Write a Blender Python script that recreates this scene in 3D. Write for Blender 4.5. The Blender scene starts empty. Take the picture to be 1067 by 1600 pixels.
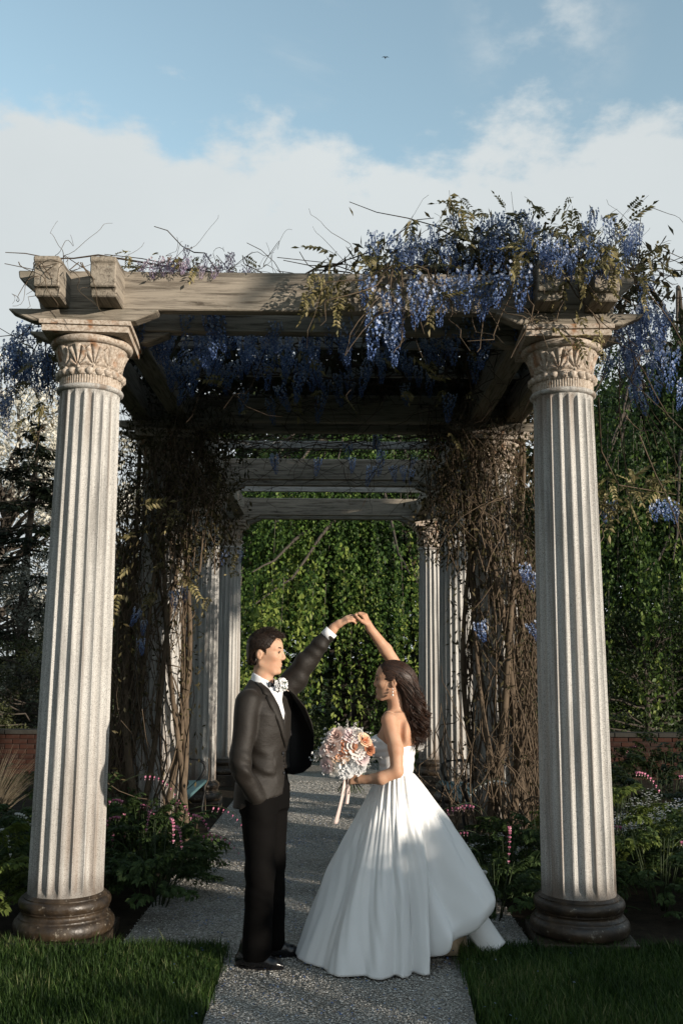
import bpy, math, random
import numpy as np
import openvdb as vdb
from math import radians, sin, cos, pi, atan2, sqrt
from mathutils import Vector, Matrix

random.seed(11)
rng = np.random.default_rng(11)
SC = bpy.context.scene
COL = SC.collection

# ------------------------------------------------------------------ camera
CAM_H = 1.585
PITCH, YAW, ROLL = radians(9.11), radians(0.46), radians(0.33)
fw = Vector((sin(YAW) * cos(PITCH), cos(YAW) * cos(PITCH), sin(PITCH)))
rt = Vector((cos(YAW), -sin(YAW), 0))
up = rt.cross(fw)
rt2 = rt * cos(ROLL) + up * sin(ROLL)
up2 = up * cos(ROLL) - rt * sin(ROLL)
cam_d = bpy.data.cameras.new("camera")
cam = bpy.data.objects.new("camera", cam_d)
COL.objects.link(cam)
M = Matrix((rt2, up2, -fw)).transposed().to_4x4()
M.translation = (0, 0, CAM_H)
cam.matrix_world = M
cam_d.sensor_fit = 'VERTICAL'
cam_d.sensor_height = 36
cam_d.lens = 36 * 1490 / 1600
cam_d.clip_start = 0.05
cam_d.clip_end = 3000
SC.camera = cam

# ------------------------------------------------------------------ sun and sky
SUN_AZ = radians(52)          # measured from straight behind the camera towards the right
SUN_EL = radians(9.0)
sun_dir = Vector((sin(SUN_AZ) * cos(SUN_EL), -cos(SUN_AZ) * cos(SUN_EL), sin(SUN_EL)))
sd = bpy.data.lights.new("sun", 'SUN')
sd.energy = 5.0
sd.angle = radians(0.5)
sd.color = (1.0, 0.89, 0.76)
so = bpy.data.objects.new("sun", sd)
COL.objects.link(so)
so.rotation_euler = sun_dir.to_track_quat('Z', 'Y').to_euler()
so.location = (20, -10, 12)

W = bpy.data.worlds.new("World")
SC.world = W
W.use_nodes = True
nt = W.node_tree
nt.nodes.clear()


def wn(kind, **kw):
    n = nt.nodes.new(kind)
    for k, v in kw.items():
        setattr(n, k, v)
    return n


def wmath(op, a, b=None, c=None, clamp=False):
    n = wn('ShaderNodeMath', operation=op, use_clamp=clamp)
    for i, v in enumerate((a, b, c)):
        if v is None:
            continue
        if isinstance(v, (int, float)):
            n.inputs[i].default_value = v
        else:
            nt.links.new(v, n.inputs[i])
    return n.outputs[0]


out = wn('ShaderNodeOutputWorld')
bg = wn('ShaderNodeBackground')
sky = wn('ShaderNodeTexSky', sky_type='NISHITA')
sky.sun_disc = False
sky.sun_elevation = SUN_EL
sky.sun_rotation = pi - SUN_AZ      # 0 = +Y, clockwise seen from above
sky.altitude = 100
sky.air_density = 1.0
sky.dust_density = 1.0
sky.ozone_density = 1.5
tc = wn('ShaderNodeTexCoord')
sep = wn('ShaderNodeSeparateXYZ')
nt.links.new(tc.outputs['Generated'], sep.inputs[0])
# clouds live on a flat layer overhead: project the direction onto it
zc = wmath('MAXIMUM', sep.outputs[2], 0.0)
den = wmath('ADD', zc, 0.18)
px = wmath('DIVIDE', sep.outputs[0], den)
py = wmath('DIVIDE', sep.outputs[1], den)
comb = wn('ShaderNodeCombineXYZ')
nt.links.new(px, comb.inputs[0])
nt.links.new(py, comb.inputs[1])
n1 = wn('ShaderNodeTexNoise')
n1.inputs['Scale'].default_value = 1.15
n1.inputs['Detail'].default_value = 7
n1.inputs['Roughness'].default_value = 0.52
n1.inputs['Distortion'].default_value = 0.25
nt.links.new(comb.outputs[0], n1.inputs['Vector'])
n2 = wn('ShaderNodeTexNoise')
n2.inputs['Scale'].default_value = 6.5
n2.inputs['Detail'].default_value = 8
n2.inputs['Roughness'].default_value = 0.6
nt.links.new(comb.outputs[0], n2.inputs['Vector'])
# a bank of cloud rings the horizon up to about 31 degrees
e = wmath('MULTIPLY_ADD', n1.outputs[0], 0.13, -0.065)
e2 = wmath('MULTIPLY_ADD', n2.outputs[0], 0.20, -0.10)
edge = wmath('ADD', wmath('ADD', sep.outputs[2], e), e2)
mr = wn('ShaderNodeMapRange', interpolation_type='SMOOTHSTEP')
mr.inputs['From Min'].default_value = 0.524
mr.inputs['From Max'].default_value = 0.476
nt.links.new(edge, mr.inputs['Value'])
# scattered wisps higher up
mr2 = wn('ShaderNodeMapRange', interpolation_type='SMOOTHSTEP')
mr2.inputs['From Min'].default_value = 0.60
mr2.inputs['From Max'].default_value = 0.80
n3 = wn('ShaderNodeTexNoise')
n3.inputs['Scale'].default_value = 2.4
n3.inputs['Detail'].default_value = 9
n3.inputs['Roughness'].default_value = 0.58
n3.inputs['Distortion'].default_value = 0.5
off = wn('ShaderNodeVectorMath', operation='ADD')
off.inputs[1].default_value = (3.35, 1.2, 0)
nt.links.new(comb.outputs[0], off.inputs[0])
nt.links.new(off.outputs[0], n3.inputs['Vector'])
nt.links.new(n3.outputs[0], mr2.inputs['Value'])
dv = wn('ShaderNodeVectorMath', operation='DISTANCE')
dv.inputs[1].default_value = (0.190, 0.792, 0.580)
nt.links.new(tc.outputs['Generated'], dv.inputs[0])
puff = wn('ShaderNodeMapRange', interpolation_type='SMOOTHSTEP')
puff.inputs['From Min'].default_value = 0.105
puff.inputs['From Max'].default_value = 0.0
nt.links.new(dv.outputs['Value'], puff.inputs['Value'])
pn = wn('ShaderNodeMapRange', interpolation_type='SMOOTHSTEP')
pn.inputs['From Min'].default_value = 0.40
pn.inputs['From Max'].default_value = 0.66
nt.links.new(n2.outputs[0], pn.inputs['Value'])
puff_ = wmath('MULTIPLY', puff.outputs[0], pn.outputs[0])
wisp = wmath('MAXIMUM', wmath('MULTIPLY', mr2.outputs[0], 0.5), wmath('MULTIPLY', puff_, 0.9))
mask = wmath('MAXIMUM', mr.outputs[0], wisp, clamp=True)
# cloud brightness: bright heads, greyer body
cr = wn('ShaderNodeMapRange')
cr.inputs['From Min'].default_value = 0.32
cr.inputs['From Max'].default_value = 0.68
cr.inputs['To Min'].default_value = 0.74
cr.inputs['To Max'].default_value = 1.06
nt.links.new(n1.outputs[0], cr.inputs['Value'])
cc = wn('ShaderNodeMix', data_type='RGBA')
cc.inputs[6].default_value = (2.25, 2.52, 2.70, 1)
cc.inputs[7].default_value = (3.62, 3.88, 3.94, 1)
nt.links.new(cr.outputs[0], cc.inputs[0])
tint = wn('ShaderNodeMix', data_type='RGBA', blend_type='MULTIPLY')
tint.inputs[0].default_value = 1.0
tint.inputs[7].default_value = (2.3, 2.05, 1.65, 1)
nt.links.new(sky.outputs[0], tint.inputs[6])
mx = wn('ShaderNodeMix', data_type='RGBA')
nt.links.new(mask, mx.inputs[0])
nt.links.new(tint.outputs[2], mx.inputs[6])
nt.links.new(cc.outputs[2], mx.inputs[7])
nt.links.new(mx.outputs[2], bg.inputs['Color'])
bg.inputs['Strength'].default_value = 0.15
nt.links.new(bg.outputs[0], out.inputs[0])

SC.view_settings.view_transform = 'Standard'
SC.view_settings.look = 'None'
SC.view_settings.exposure = 0.38
SC.view_settings.gamma = 1.0
SC.view_settings.use_curve_mapping = False
SC.render.engine = 'CYCLES'
SC.cycles.max_bounces = 5
SC.cycles.diffuse_bounces = 3
SC.cycles.transparent_max_bounces = 8
SC.cycles.use_denoising = True


# ------------------------------------------------------------------ helpers
def pmesh(name, v, f, smooth=True, attr=None, sharp=None):
    """mesh from numpy verts (n,3) and faces: an (m,k) array or a list of such arrays"""
    me = bpy.data.meshes.new(name)
    v = np.asarray(v, np.float32)
    fs = f if isinstance(f, list) else [f]
    fs = [np.asarray(q, np.int32) for q in fs if len(q)]
    me.vertices.add(len(v))
    me.vertices.foreach_set("co", v.ravel())
    nl = sum(q.size for q in fs)
    nf = sum(len(q) for q in fs)
    me.loops.add(nl)
    me.loops.foreach_set("vertex_index", np.concatenate([q.ravel() for q in fs]))
    me.polygons.add(nf)
    tot = np.concatenate([np.full(len(q), q.shape[1], np.int32) for q in fs])
    st = np.concatenate([[0], np.cumsum(tot)[:-1]]).astype(np.int32)
    me.polygons.foreach_set("loop_start", st)
    me.update(calc_edges=True)
    me.validate()
    me.polygons.foreach_set("use_smooth", np.full(len(me.polygons), smooth, bool))
    if attr is not None:
        for k, a in attr.items():
            a = np.asarray(a, np.float32)
            if a.ndim == 1:
                at_ = me.attributes.new(k, 'FLOAT', 'POINT')
                at_.data.foreach_set("value", a)
            else:
                at_ = me.attributes.new(k, 'FLOAT_COLOR', 'POINT')
                at_.data.foreach_set("color", np.c_[a, np.ones(len(a))].astype(np.float32).ravel())
    if sharp is not None:
        me.set_sharp_from_angle(angle=sharp)
    return me


def ob(name, me, mat=None, parent=None, loc=(0, 0, 0), rot=(0, 0, 0), kind=None, label=None):
    o = bpy.data.objects.new(name, me)
    COL.objects.link(o)
    o.location = loc
    o.rotation_euler = rot
    if parent is not None:
        o.parent = parent
    if mat is not None and me is not None:
        if not me.materials:
            me.materials.append(mat)
    if kind:
        o['kind'] = kind
    if label:
        o['label'] = label
    return o


def thing(name, label, cat, loc=(0, 0, 0), rot=(0, 0, 0), group=None, kind=None):
    o = bpy.data.objects.new(name, None)
    COL.objects.link(o)
    o.location = loc
    o.rotation_euler = rot
    tag(o, label, cat, group, kind)
    return o


def tag(o, label, cat, group=None, kind=None):
    o['label'] = label
    o['category'] = cat
    if group:
        o['group'] = group
    if kind:
        o['kind'] = kind
    return o


def copy_tree(o, parent=None):
    c = o.copy()
    COL.objects.link(c)
    if parent is not None:
        c.parent = parent
    for ch in [q for q in KIDS.get(o.name, [])]:
        copy_tree(ch, c)
    return c


KIDS = {}


def index_kids(root):
    for ch in root.children:
        KIDS.setdefault(root.name, []).append(ch)
        index_kids(ch)


class Acc:
    """collects numpy geometry; faces as quads and tris, one float attribute per vertex"""
    def __init__(self):
        self.v, self.q, self.t, self.a, self.n = [], [], [], [], 0

    def add(self, v, quads=None, tris=None, a=0.5):
        v = np.asarray(v, np.float32).reshape(-1, 3)
        if quads is not None and len(quads):
            self.q.append(np.asarray(quads, np.int32).reshape(-1, 4) + self.n)
        if tris is not None and len(tris):
            self.t.append(np.asarray(tris, np.int32).reshape(-1, 3) + self.n)
        self.v.append(v)
        a = np.broadcast_to(np.asarray(a, np.float32), (len(v),)) if np.ndim(a) < 2 else a
        self.a.append(np.array(a))
        self.n += len(v)

    def mesh(self, name, smooth=True, sharp=None):
        fs = []
        if self.q:
            fs.append(np.concatenate(self.q))
        if self.t:
            fs.append(np.concatenate(self.t))
        return pmesh(name, np.concatenate(self.v), fs, smooth, {'var': np.concatenate(self.a)}, sharp)

    def box(self, c, s, rz=0, a=0.5):
        x, y, z = np.array(s) / 2
        p = np.array([[-x, -y, -z], [x, -y, -z], [x, y, -z], [-x, y, -z], [-x, -y, z], [x, -y, z], [x, y, z], [-x, y, z]])
        if rz:
            R = np.array([[cos(rz), -sin(rz), 0], [sin(rz), cos(rz), 0], [0, 0, 1]])
            p = p @ R.T
        self.add(p + np.array(c), [[0, 3, 2, 1], [4, 5, 6, 7], [0, 1, 5, 4], [1, 2, 6, 5], [2, 3, 7, 6], [3, 0, 4, 7]], a=a)

    def tube(self, pts, r, sides=6, a=0.5, cap=True):
        pts = np.asarray(pts, float)
        n = len(pts)
        r = np.broadcast_to(np.asarray(r, float), (n,))
        t = np.gradient(pts, axis=0)
        t /= np.linalg.norm(t, axis=1, keepdims=True) + 1e-9
        ref = np.array([0.0, 0, 1]) if abs(t[0, 2]) < 0.8 else np.array([1.0, 0, 0])
        u = np.cross(t, ref)
        u /= np.linalg.norm(u, axis=1, keepdims=True) + 1e-9
        w = np.cross(t, u)
        an = np.linspace(0, 2 * pi, sides, endpoint=False)
        v = pts[:, None] + r[:, None, None] * (u[:, None] * np.cos(an)[None, :, None] + w[:, None] * np.sin(an)[None, :, None])
        i = np.arange(n - 1)[:, None] * sides
        j = np.arange(sides)[None]
        k = (j + 1) % sides
        q = np.stack([i + j, i + k, i + sides + k, i + sides + j], -1).reshape(-1, 4)
        tr = []
        vv = v.reshape(-1, 3)
        if cap:
            vv = np.concatenate([vv, pts[:1], pts[-1:]])
            jj = np.arange(sides)
            kk = (jj + 1) % sides
            tr = np.concatenate([np.stack([kk, jj, np.full(sides, n * sides)], -1),
                                 np.stack([jj + (n - 1) * sides, kk + (n - 1) * sides, np.full(sides, n * sides + 1)], -1)])
        self.add(vv, q, tr, a)

    def lathe(self, prof, n=48, a=0.5, f=None):
        """prof: list of (r,z); f(theta,idx)->radius multiplier array"""
        prof = np.asarray(prof, float)
        th = np.linspace(0, 2 * pi, n, endpoint=False)
        r = np.repeat(prof[:, 0][:, None], n, 1)
        if f is not None:
            r = f(r, th, prof)
        v = np.stack([r * np.cos(th), r * np.sin(th), np.repeat(prof[:, 1][:, None], n, 1)], -1)
        m = len(prof)
        i = np.arange(m - 1)[:, None] * n
        j = np.arange(n)[None]
        k = (j + 1) % n
        q = np.stack([i + j, i + k, i + n + k, i + n + j], -1).reshape(-1, 4)
        self.add(v.reshape(-1, 3), q, a=a)


def bevel_box(name, s, b=0.006, seg=1, jitter=0.0):
    """bevelled box mesh centred at the origin"""
    import bmesh
    bm = bmesh.new()
    bmesh.ops.create_cube(bm, size=1)
    bmesh.ops.scale(bm, vec=s, verts=bm.verts)
    if b:
        bmesh.ops.bevel(bm, geom=bm.edges[:], offset=b, segments=seg, affect='EDGES', profile=0.7)
    me = bpy.data.meshes.new(name)
    bm.to_mesh(me)
    bm.free()
    return me


def prism(name, poly, y0, y1, b=0.006):
    """poly in (x,z), extruded along y, with bevelled edges"""
    import bmesh
    bm = bmesh.new()
    vs = [bm.verts.new((x, y0, z)) for x, z in poly]
    f = bm.faces.new(vs)
    r = bmesh.ops.extrude_face_region(bm, geom=[f])
    bmesh.ops.translate(bm, vec=(0, y1 - y0, 0), verts=[q for q in r['geom'] if isinstance(q, bmesh.types.BMVert)])
    bmesh.ops.recalc_face_normals(bm, faces=bm.faces[:])
    if b:
        bmesh.ops.bevel(bm, geom=bm.edges[:], offset=b, segments=1, affect='EDGES')
    me = bpy.data.meshes.new(name)
    bm.to_mesh(me)
    bm.free()
    return me


def wiggle(p0, p1, n, amp, rg=rng, droop=0.0):
    """wandering polyline between two points"""
    p0, p1 = np.asarray(p0, float), np.asarray(p1, float)
    t = np.linspace(0, 1, n)[:, None]
    p = p0 + (p1 - p0) * t
    d = np.zeros((n, 3))
    for k in (1, 2, 3, 5):
        d += rg.normal(0, 1, 3) * np.sin(pi * k * t + rg.uniform(0, 6.28) * (k > 1)) / k
    env = np.sin(pi * np.clip(t, 0, 1)) ** 0.6
    p = p + d * env * amp
    p[:, 2] -= droop * (np.sin(pi * t[:, 0]))
    return p


def leaf_cards(acc, P, D, N, L, Wd, a, fold=0.25):
    """diamond leaves bent along the midrib. P base, D direction, N up normal, (n,3); L length, Wd width (n,)"""
    n = len(P)
    D = D / (np.linalg.norm(D, axis=1, keepdims=True) + 1e-9)
    S = np.cross(D, N)
    S /= np.linalg.norm(S, axis=1, keepdims=True) + 1e-9
    N2 = np.cross(S, D)
    L = np.broadcast_to(L, (n,))[:, None]
    Wd = np.broadcast_to(Wd, (n,))[:, None]
    mid = P + D * L * 0.45 - N2 * Wd * fold
    v = np.stack([P, mid + S * Wd * .5 + N2 * Wd * fold * 2, P + D * L - N2 * L * 0.08, mid - S * Wd * .5 + N2 * Wd * fold * 2, mid], 1).reshape(-1, 3)
    b = np.arange(n)[:, None] * 5
    t = np.concatenate([b + np.array([[0, 1, 4]]), b + np.array([[1, 2, 4]]), b + np.array([[2, 3, 4]]), b + np.array([[3, 0, 4]])])
    acc.add(v, None, t, np.repeat(np.broadcast_to(a, (n,)), 5))


def quad_leaves(acc, P, D, N, L, Wd, a):
    """cheap leaf: one bent quad (two triangles)"""
    n = len(P)
    D = D / (np.linalg.norm(D, axis=1, keepdims=True) + 1e-9)
    S = np.cross(D, N)
    S /= np.linalg.norm(S, axis=1, keepdims=True) + 1e-9
    N2 = np.cross(S, D)
    L = np.broadcast_to(L, (n,))[:, None]
    Wd = np.broadcast_to(Wd, (n,))[:, None]
    v = np.stack([P, P + D * L * .5 + S * Wd * .5 + N2 * Wd * .15, P + D * L, P + D * L * .5 - S * Wd * .5 + N2 * Wd * .15], 1).reshape(-1, 3)
    b = np.arange(n)[:, None] * 4
    t = np.concatenate([b + np.array([[0, 1, 2]]), b + np.array([[0, 2, 3]])])
    acc.add(v, None, t, np.repeat(np.broadcast_to(a, (n,)), 4))


def unit(n, rg=rng):
    d = rg.normal(0, 1, (n, 3))
    return d / np.linalg.norm(d, axis=1, keepdims=True)


# ------------------------------------------------------------------ materials
class Mat:
    def __init__(self, name, rough=0.7, spec=0.3):
        self.m = bpy.data.materials.new(name)
        self.m.use_nodes = True
        self.t = self.m.node_tree
        self.b = self.t.nodes['Principled BSDF']
        self.b.inputs['Roughness'].default_value = rough
        self.b.inputs['Specular IOR Level'].default_value = spec
        self.co = None

    def n(self, kind, **kw):
        q = self.t.nodes.new(kind)
        for k, v in kw.items():
            if k.startswith('i_'):
                q.inputs[k[2:].replace('_', ' ')].default_value = v
            else:
                setattr(q, k, v)
        return q

    def link(self, a, b):
        self.t.links.new(a, b)

    def obj(self):
        if self.co is None:
            self.co = self.n('ShaderNodeTexCoord').outputs['Object']
        return self.co

    def mapped(self, scale=(1, 1, 1), src=None):
        mp = self.n('ShaderNodeMapping')
        mp.inputs['Scale'].default_value = scale
        self.link(src or self.obj(), mp.inputs['Vector'])
        return mp.outputs[0]

    def noise(self, scale, detail=4, rough=0.55, vec=None, dist=0.0):
        q = self.n('ShaderNodeTexNoise')
        q.inputs['Scale'].default_value = scale
        q.inputs['Detail'].default_value = detail
        q.inputs['Roughness'].default_value = rough
        q.inputs['Distortion'].default_value = dist
        self.link(vec or self.obj(), q.inputs['Vector'])
        return q.outputs[0]

    def ramp(self, fac, stops):
        q = self.n('ShaderNodeValToRGB')
        el = q.color_ramp.elements
        while len(el) < len(stops):
            el.new(0.5)
        for i, (p, c) in enumerate(stops):
            el[i].position = p
            c = (c, c, c) if isinstance(c, (int, float)) else c
            el[i].color = (*c, 1)
        self.link(fac, q.inputs[0])
        return q.outputs[0]

    def mix(self, fac, a, b, mode='MIX'):
        q = self.n('ShaderNodeMix', data_type='RGBA', blend_type=mode)
        for i, v in ((0, fac), (6, a), (7, b)):
            if isinstance(v, (int, float)):
                q.inputs[i].default_value = v
            elif isinstance(v, tuple):
                q.inputs[i].default_value = (*v, 1)
            else:
                self.link(v, q.inputs[i])
        return q.outputs[2]

    def math(self, op, a, b=None, clamp=False):
        q = self.n('ShaderNodeMath', operation=op, use_clamp=clamp)
        for i, v in enumerate((a, b)):
            if v is None:
                continue
            if isinstance(v, (int, float)):
                q.inputs[i].default_value = v
            else:
                self.link(v, q.inputs[i])
        return q.outputs[0]

    def mrange(self, v, a, b, c=0.0, d=1.0, smooth=True):
        q = self.n('ShaderNodeMapRange', interpolation_type='SMOOTHSTEP' if smooth else 'LINEAR')
        for i, x in enumerate((a, b, c, d)):
            q.inputs[i + 1].default_value = x
        self.link(v, q.inputs[0])
        return q.outputs[0]

    def attr(self, name='var'):
        q = self.n('ShaderNodeAttribute')
        q.attribute_name = name
        return q

    def bump(self, h, strength=0.4, dist=0.01):
        q = self.n('ShaderNodeBump')
        q.inputs['Strength'].default_value = strength
        q.inputs['Distance'].default_value = dist
        self.link(h, q.inputs['Height'])
        self.link(q.outputs[0], self.b.inputs['Normal'])

    def color(self, c):
        if isinstance(c, tuple):
            self.b.inputs['Base Color'].default_value = (*c, 1)
        else:
            self.link(c, self.b.inputs['Base Color'])

    def rough(self, c):
        self.link(c, self.b.inputs['Roughness'])


def flat(name, c, rough=0.6, spec=0.3, metal=0.0, bump=None, var=0.0):
    m = Mat(name, rough, spec)
    if var:
        nz = m.noise(var[0] if isinstance(var, tuple) else 20, 4)
        k = var[1] if isinstance(var, tuple) else var
        m.color(m.mix(nz, tuple(x * (1 - k) for x in c), tuple(min(1, x * (1 + k)) for x in c)))
    else:
        m.color(c)
    m.b.inputs['Metallic'].default_value = metal
    if bump:
        m.bump(m.noise(bump[0], 5), bump[1], bump[2])
    return m.m


def leafmat(name, stops, rough=0.45, trans=0.35, spec=0.3, wide=True):
    """leaf colour from the per-vertex 'var' and a little per-object random"""
    m = Mat(name, rough, spec)
    a = m.attr('var').outputs['Fac']
    c = m.ramp(a, stops)
    ri = m.n('ShaderNodeObjectInfo').outputs['Random']
    hs = m.n('ShaderNodeHueSaturation')
    m.link(m.mrange(ri, 0, 1, 0.8, 1.2, False), hs.inputs['Value'])
    m.link(c, hs.inputs['Color'])
    m.color(hs.outputs[0])
    if trans:
        tr = m.n('ShaderNodeBsdfTranslucent')
        m.link(hs.outputs[0], tr.inputs[0])
        ms = m.n('ShaderNodeMixShader')
        ms.inputs[0].default_value = trans
        outn = m.t.nodes['Material Output']
        m.link(m.b.outputs[0], ms.inputs[1])
        m.link(tr.outputs[0], ms.inputs[2])
        m.link(ms.outputs[0], outn.inputs[0])
    return m.m


# granite-like cast stone of the column shafts, rust-stained near both ends
def stone_mat(name, base=(0.44, 0.43, 0.405), dark=(0.17, 0.165, 0.155), stain=1.0):
    m = Mat(name, 0.78, 0.25)
    # every column weathers differently: shift the pattern by the object's own random number
    ri = m.n('ShaderNodeObjectInfo').outputs['Random']
    zof = m.n('ShaderNodeCombineXYZ')
    m.link(m.math('MULTIPLY', ri, 37.0), zof.inputs[0])
    m.link(m.math('MULTIPLY', ri, 19.0), zof.inputs[1])
    sh = m.n('ShaderNodeVectorMath', operation='ADD')
    m.link(m.obj(), sh.inputs[0])
    m.link(zof.outputs[0], sh.inputs[1])
    SH = sh.outputs[0]
    speck = m.noise(210, 3, 0.75)
    sp = m.ramp(speck, [(0.36, dark), (0.47, base), (0.66, tuple(x * 1.28 for x in base))])
    blot = m.noise(2.2, 5, 0.6, m.mapped((1.6, 1.6, 0.35), SH))
    c = m.mix(m.mrange(blot, 0.46, 0.72), sp, m.mix(0.75, sp, (0.62, 0.60, 0.58), 'MULTIPLY'))
    z = m.n('ShaderNodeSeparateXYZ')
    m.link(m.obj(), z.inputs[0])
    streak = m.noise(9, 4, 0.6, m.mapped((1, 1, 0.05), SH))
    low = m.math('MULTIPLY', m.mrange(z.outputs[2], 1.5, 0.25), m.mrange(streak, 0.42, 0.62))
    top = m.math('MULTIPLY', m.mrange(z.outputs[2], 2.75, 3.28), m.mrange(streak, 0.48, 0.64))
    grime = m.mrange(z.outputs[2], 0.42, 0.27)
    rust = m.math('MULTIPLY', m.math('MAXIMUM', low, top), 0.62 * stain)
    c = m.mix(rust, c, (0.15, 0.092, 0.055))
    st2 = m.noise(14, 3, 0.6, m.mapped((1, 1, 0.03), SH))
    st3 = m.noise(17, 4, 0.65, m.mapped((1, 1, 0.06), SH))
    c = m.mix(m.math('MULTIPLY', m.mrange(st3, 0.50, 0.70), 0.55), c, (0.135, 0.13, 0.125))
    c = m.mix(m.math('MULTIPLY', m.mrange(st2, 0.55, 0.70), 0.55), c, (0.19, 0.155, 0.125))
    c = m.mix(m.math('MULTIPLY', grime, 0.6 * stain), c, (0.075, 0.055, 0.04))
    m.color(c)
    wear = m.noise(26, 5, 0.65)
    m.bump(m.math('ADD', speck, m.math('MULTIPLY', wear, 1.6)), 0.5, 0.006)
    return m.m


STONE = stone_mat('weathered_granite')


def capital_mat():
    m = Mat('carved_capital_stone', 0.8, 0.2)
    c = m.ramp(m.noise(60, 4, 0.7), [(0.32, (0.20, 0.15, 0.11)), (0.5, (0.40, 0.34, 0.28)), (0.68, (0.52, 0.47, 0.41))])
    c = m.mix(m.mrange(m.noise(7, 4), 0.52, 0.66), c, (0.27, 0.15, 0.085))
    m.color(c)
    m.bump(m.noise(120, 3), 0.3, 0.004)
    return m.m


CAPST = capital_mat()


def base_mat():
    m = Mat('dark_weathered_base_stone', 0.45, 0.5)
    c = m.ramp(m.noise(11, 6, 0.65), [(0.35, (0.014, 0.010, 0.007)), (0.55, (0.038, 0.025, 0.014)), (0.75, (0.085, 0.060, 0.038))])
    li = m.mrange(m.noise(34, 5, 0.7), 0.60, 0.68)
    c = m.mix(m.math('MULTIPLY', li, 0.65), c, (0.27, 0.24, 0.19))
    m.color(c)
    m.rough(m.mrange(m.noise(20, 3), 0.3, 0.7, 0.32, 0.62))
    m.bump(m.noise(50, 5), 0.5, 0.006)
    return m.m


BASEST = base_mat()


def wood_mat(name, light=(0.27, 0.235, 0.19), dark=(0.085, 0.07, 0.055)):
    m = Mat(name, 0.85, 0.2)
    vec = m.mapped((0.9, 14, 14))
    g = m.noise(3.0, 8, 0.68, vec, 0.6)
    fine = m.noise(12.0, 5, 0.7, m.mapped((0.5, 9, 9)))
    c = m.ramp(g, [(0.33, dark), (0.5, light), (0.68, tuple(x * 1.25 for x in light))])
    c = m.mix(m.mrange(fine, 0.56, 0.74, 0, 0.55), c, tuple(x * 0.6 for x in dark))
    blot = m.noise(1.7, 5, 0.6, m.mapped((0.8, 2.5, 2.5)))
    c = m.mix(m.mrange(blot, 0.5, 0.72, 0, 0.6), c, (0.10, 0.095, 0.07))
    vo = m.n('ShaderNodeTexVoronoi')
    vo.inputs['Scale'].default_value = 2.1
    m.link(m.mapped((1.0, 3.0, 3.0)), vo.inputs['Vector'])
    knot = m.mrange(vo.outputs['Distance'], 0.10, 0.03)
    c = m.mix(m.math('MULTIPLY', knot, 0.7), c, (0.04, 0.028, 0.02))
    lich = m.mrange(m.noise(45, 3, 0.7), 0.62, 0.72, 0, 0.45)
    c = m.mix(lich, c, (0.33, 0.33, 0.28))
    m.color(c)
    m.bump(m.math('ADD', g, m.math('MULTIPLY', fine, 0.6)), 0.55, 0.01)
    return m.m


WOOD = wood_mat('weathered_timber')
WOOD_PALE = wood_mat('sun_bleached_timber', (0.33, 0.32, 0.30), (0.13, 0.12, 0.11))
# ------------------------------------------------------------------ ground
def gz(y):
    return -0.012 * np.clip(np.asarray(y, float) - 5.7, 0, 12)


def soil_mat():
    m = Mat('dark_garden_soil', 0.95, 0.1)
    c = m.ramp(m.noise(9, 8, 0.7), [(0.3, (0.012, 0.009, 0.006)), (0.7, (0.045, 0.034, 0.022))])
    m.color(c)
    m.bump(m.noise(40, 6, 0.7), 0.8, 0.03)
    return m.m


def turf_mat(name='turf_base', k=1.0):
    m = Mat(name, 0.95, 0.1)
    c = m.ramp(m.noise(6, 8, 0.7), [(0.3, (0.012 * k, 0.022 * k, 0.006 * k)), (0.7, (0.035 * k, 0.065 * k, 0.016 * k))])
    m.color(c)
    m.bump(m.noise(90, 6, 0.7), 0.8, 0.03)
    return m.m


def gravel_mat():
    m = Mat('path_gravel', 0.9, 0.2)
    vo = m.n('ShaderNodeTexVoronoi')
    vo.inputs['Scale'].default_value = 95
    m.link(m.obj(), vo.inputs['Vector'])
    sepc = m.n('ShaderNodeSeparateColor')
    m.link(vo.outputs['Color'], sepc.inputs[0])
    c = m.ramp(sepc.outputs[0], [(0.0, (0.18, 0.168, 0.145)), (0.5, (0.40, 0.38, 0.34)), (0.85, (0.53, 0.51, 0.47)), (1.0, (0.64, 0.62, 0.58))])
    c = m.mix(m.mrange(vo.outputs['Distance'], 0.40, 0.80, 0, 0.6), c, (0.07, 0.062, 0.05))
    c = m.mix(m.mrange(m.noise(1.3, 5), 0.4, 0.65, 0, 0.5), c, (0.12, 0.105, 0.085))
    m.color(c)
    m.bump(m.math('SUBTRACT', 1.0, vo.outputs['Distance']), 1.0, 0.012)
    return m.m


SOIL, TURF, GRAVEL = soil_mat(), turf_mat(), gravel_mat()


def sheet(name, xs, ys, dz, mat, kind='structure'):
    X, Y = np.meshgrid(xs, ys)
    v = np.stack([X, Y, gz(Y) + dz], -1).reshape(-1, 3)
    nx, ny = len(xs), len(ys)
    i = (np.arange(ny - 1)[:, None] * nx + np.arange(nx - 1)[None]).reshape(-1)
    q = np.stack([i, i + 1, i + nx + 1, i + nx], -1)
    o = ob(name, pmesh(name, v, q), mat)
    o['kind'] = kind
    return o


ys_all = np.array([-60, -10, 0, 2, 4, 5.7, 7, 9, 11, 13, 15, 17.7, 19, 30, 60, 200, 900.])
g_ = sheet('ground', np.array([-900, -100, -20, -6, -3, 0, 3, 6, 20, 100, 900.]), ys_all, -0.02, turf_mat('meadow_turf'))
# planting beds beside and under the pergola
sheet('garden_bed', np.array([-7.5, -1.12]), np.array([5.72, 8, 10, 12, 14, 15.2]), -0.008, SOIL)
sheet('garden_bed', np.array([1.10, 7.5]), np.array([5.72, 8, 10, 12, 14, 15.2]), -0.008, SOIL)
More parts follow.
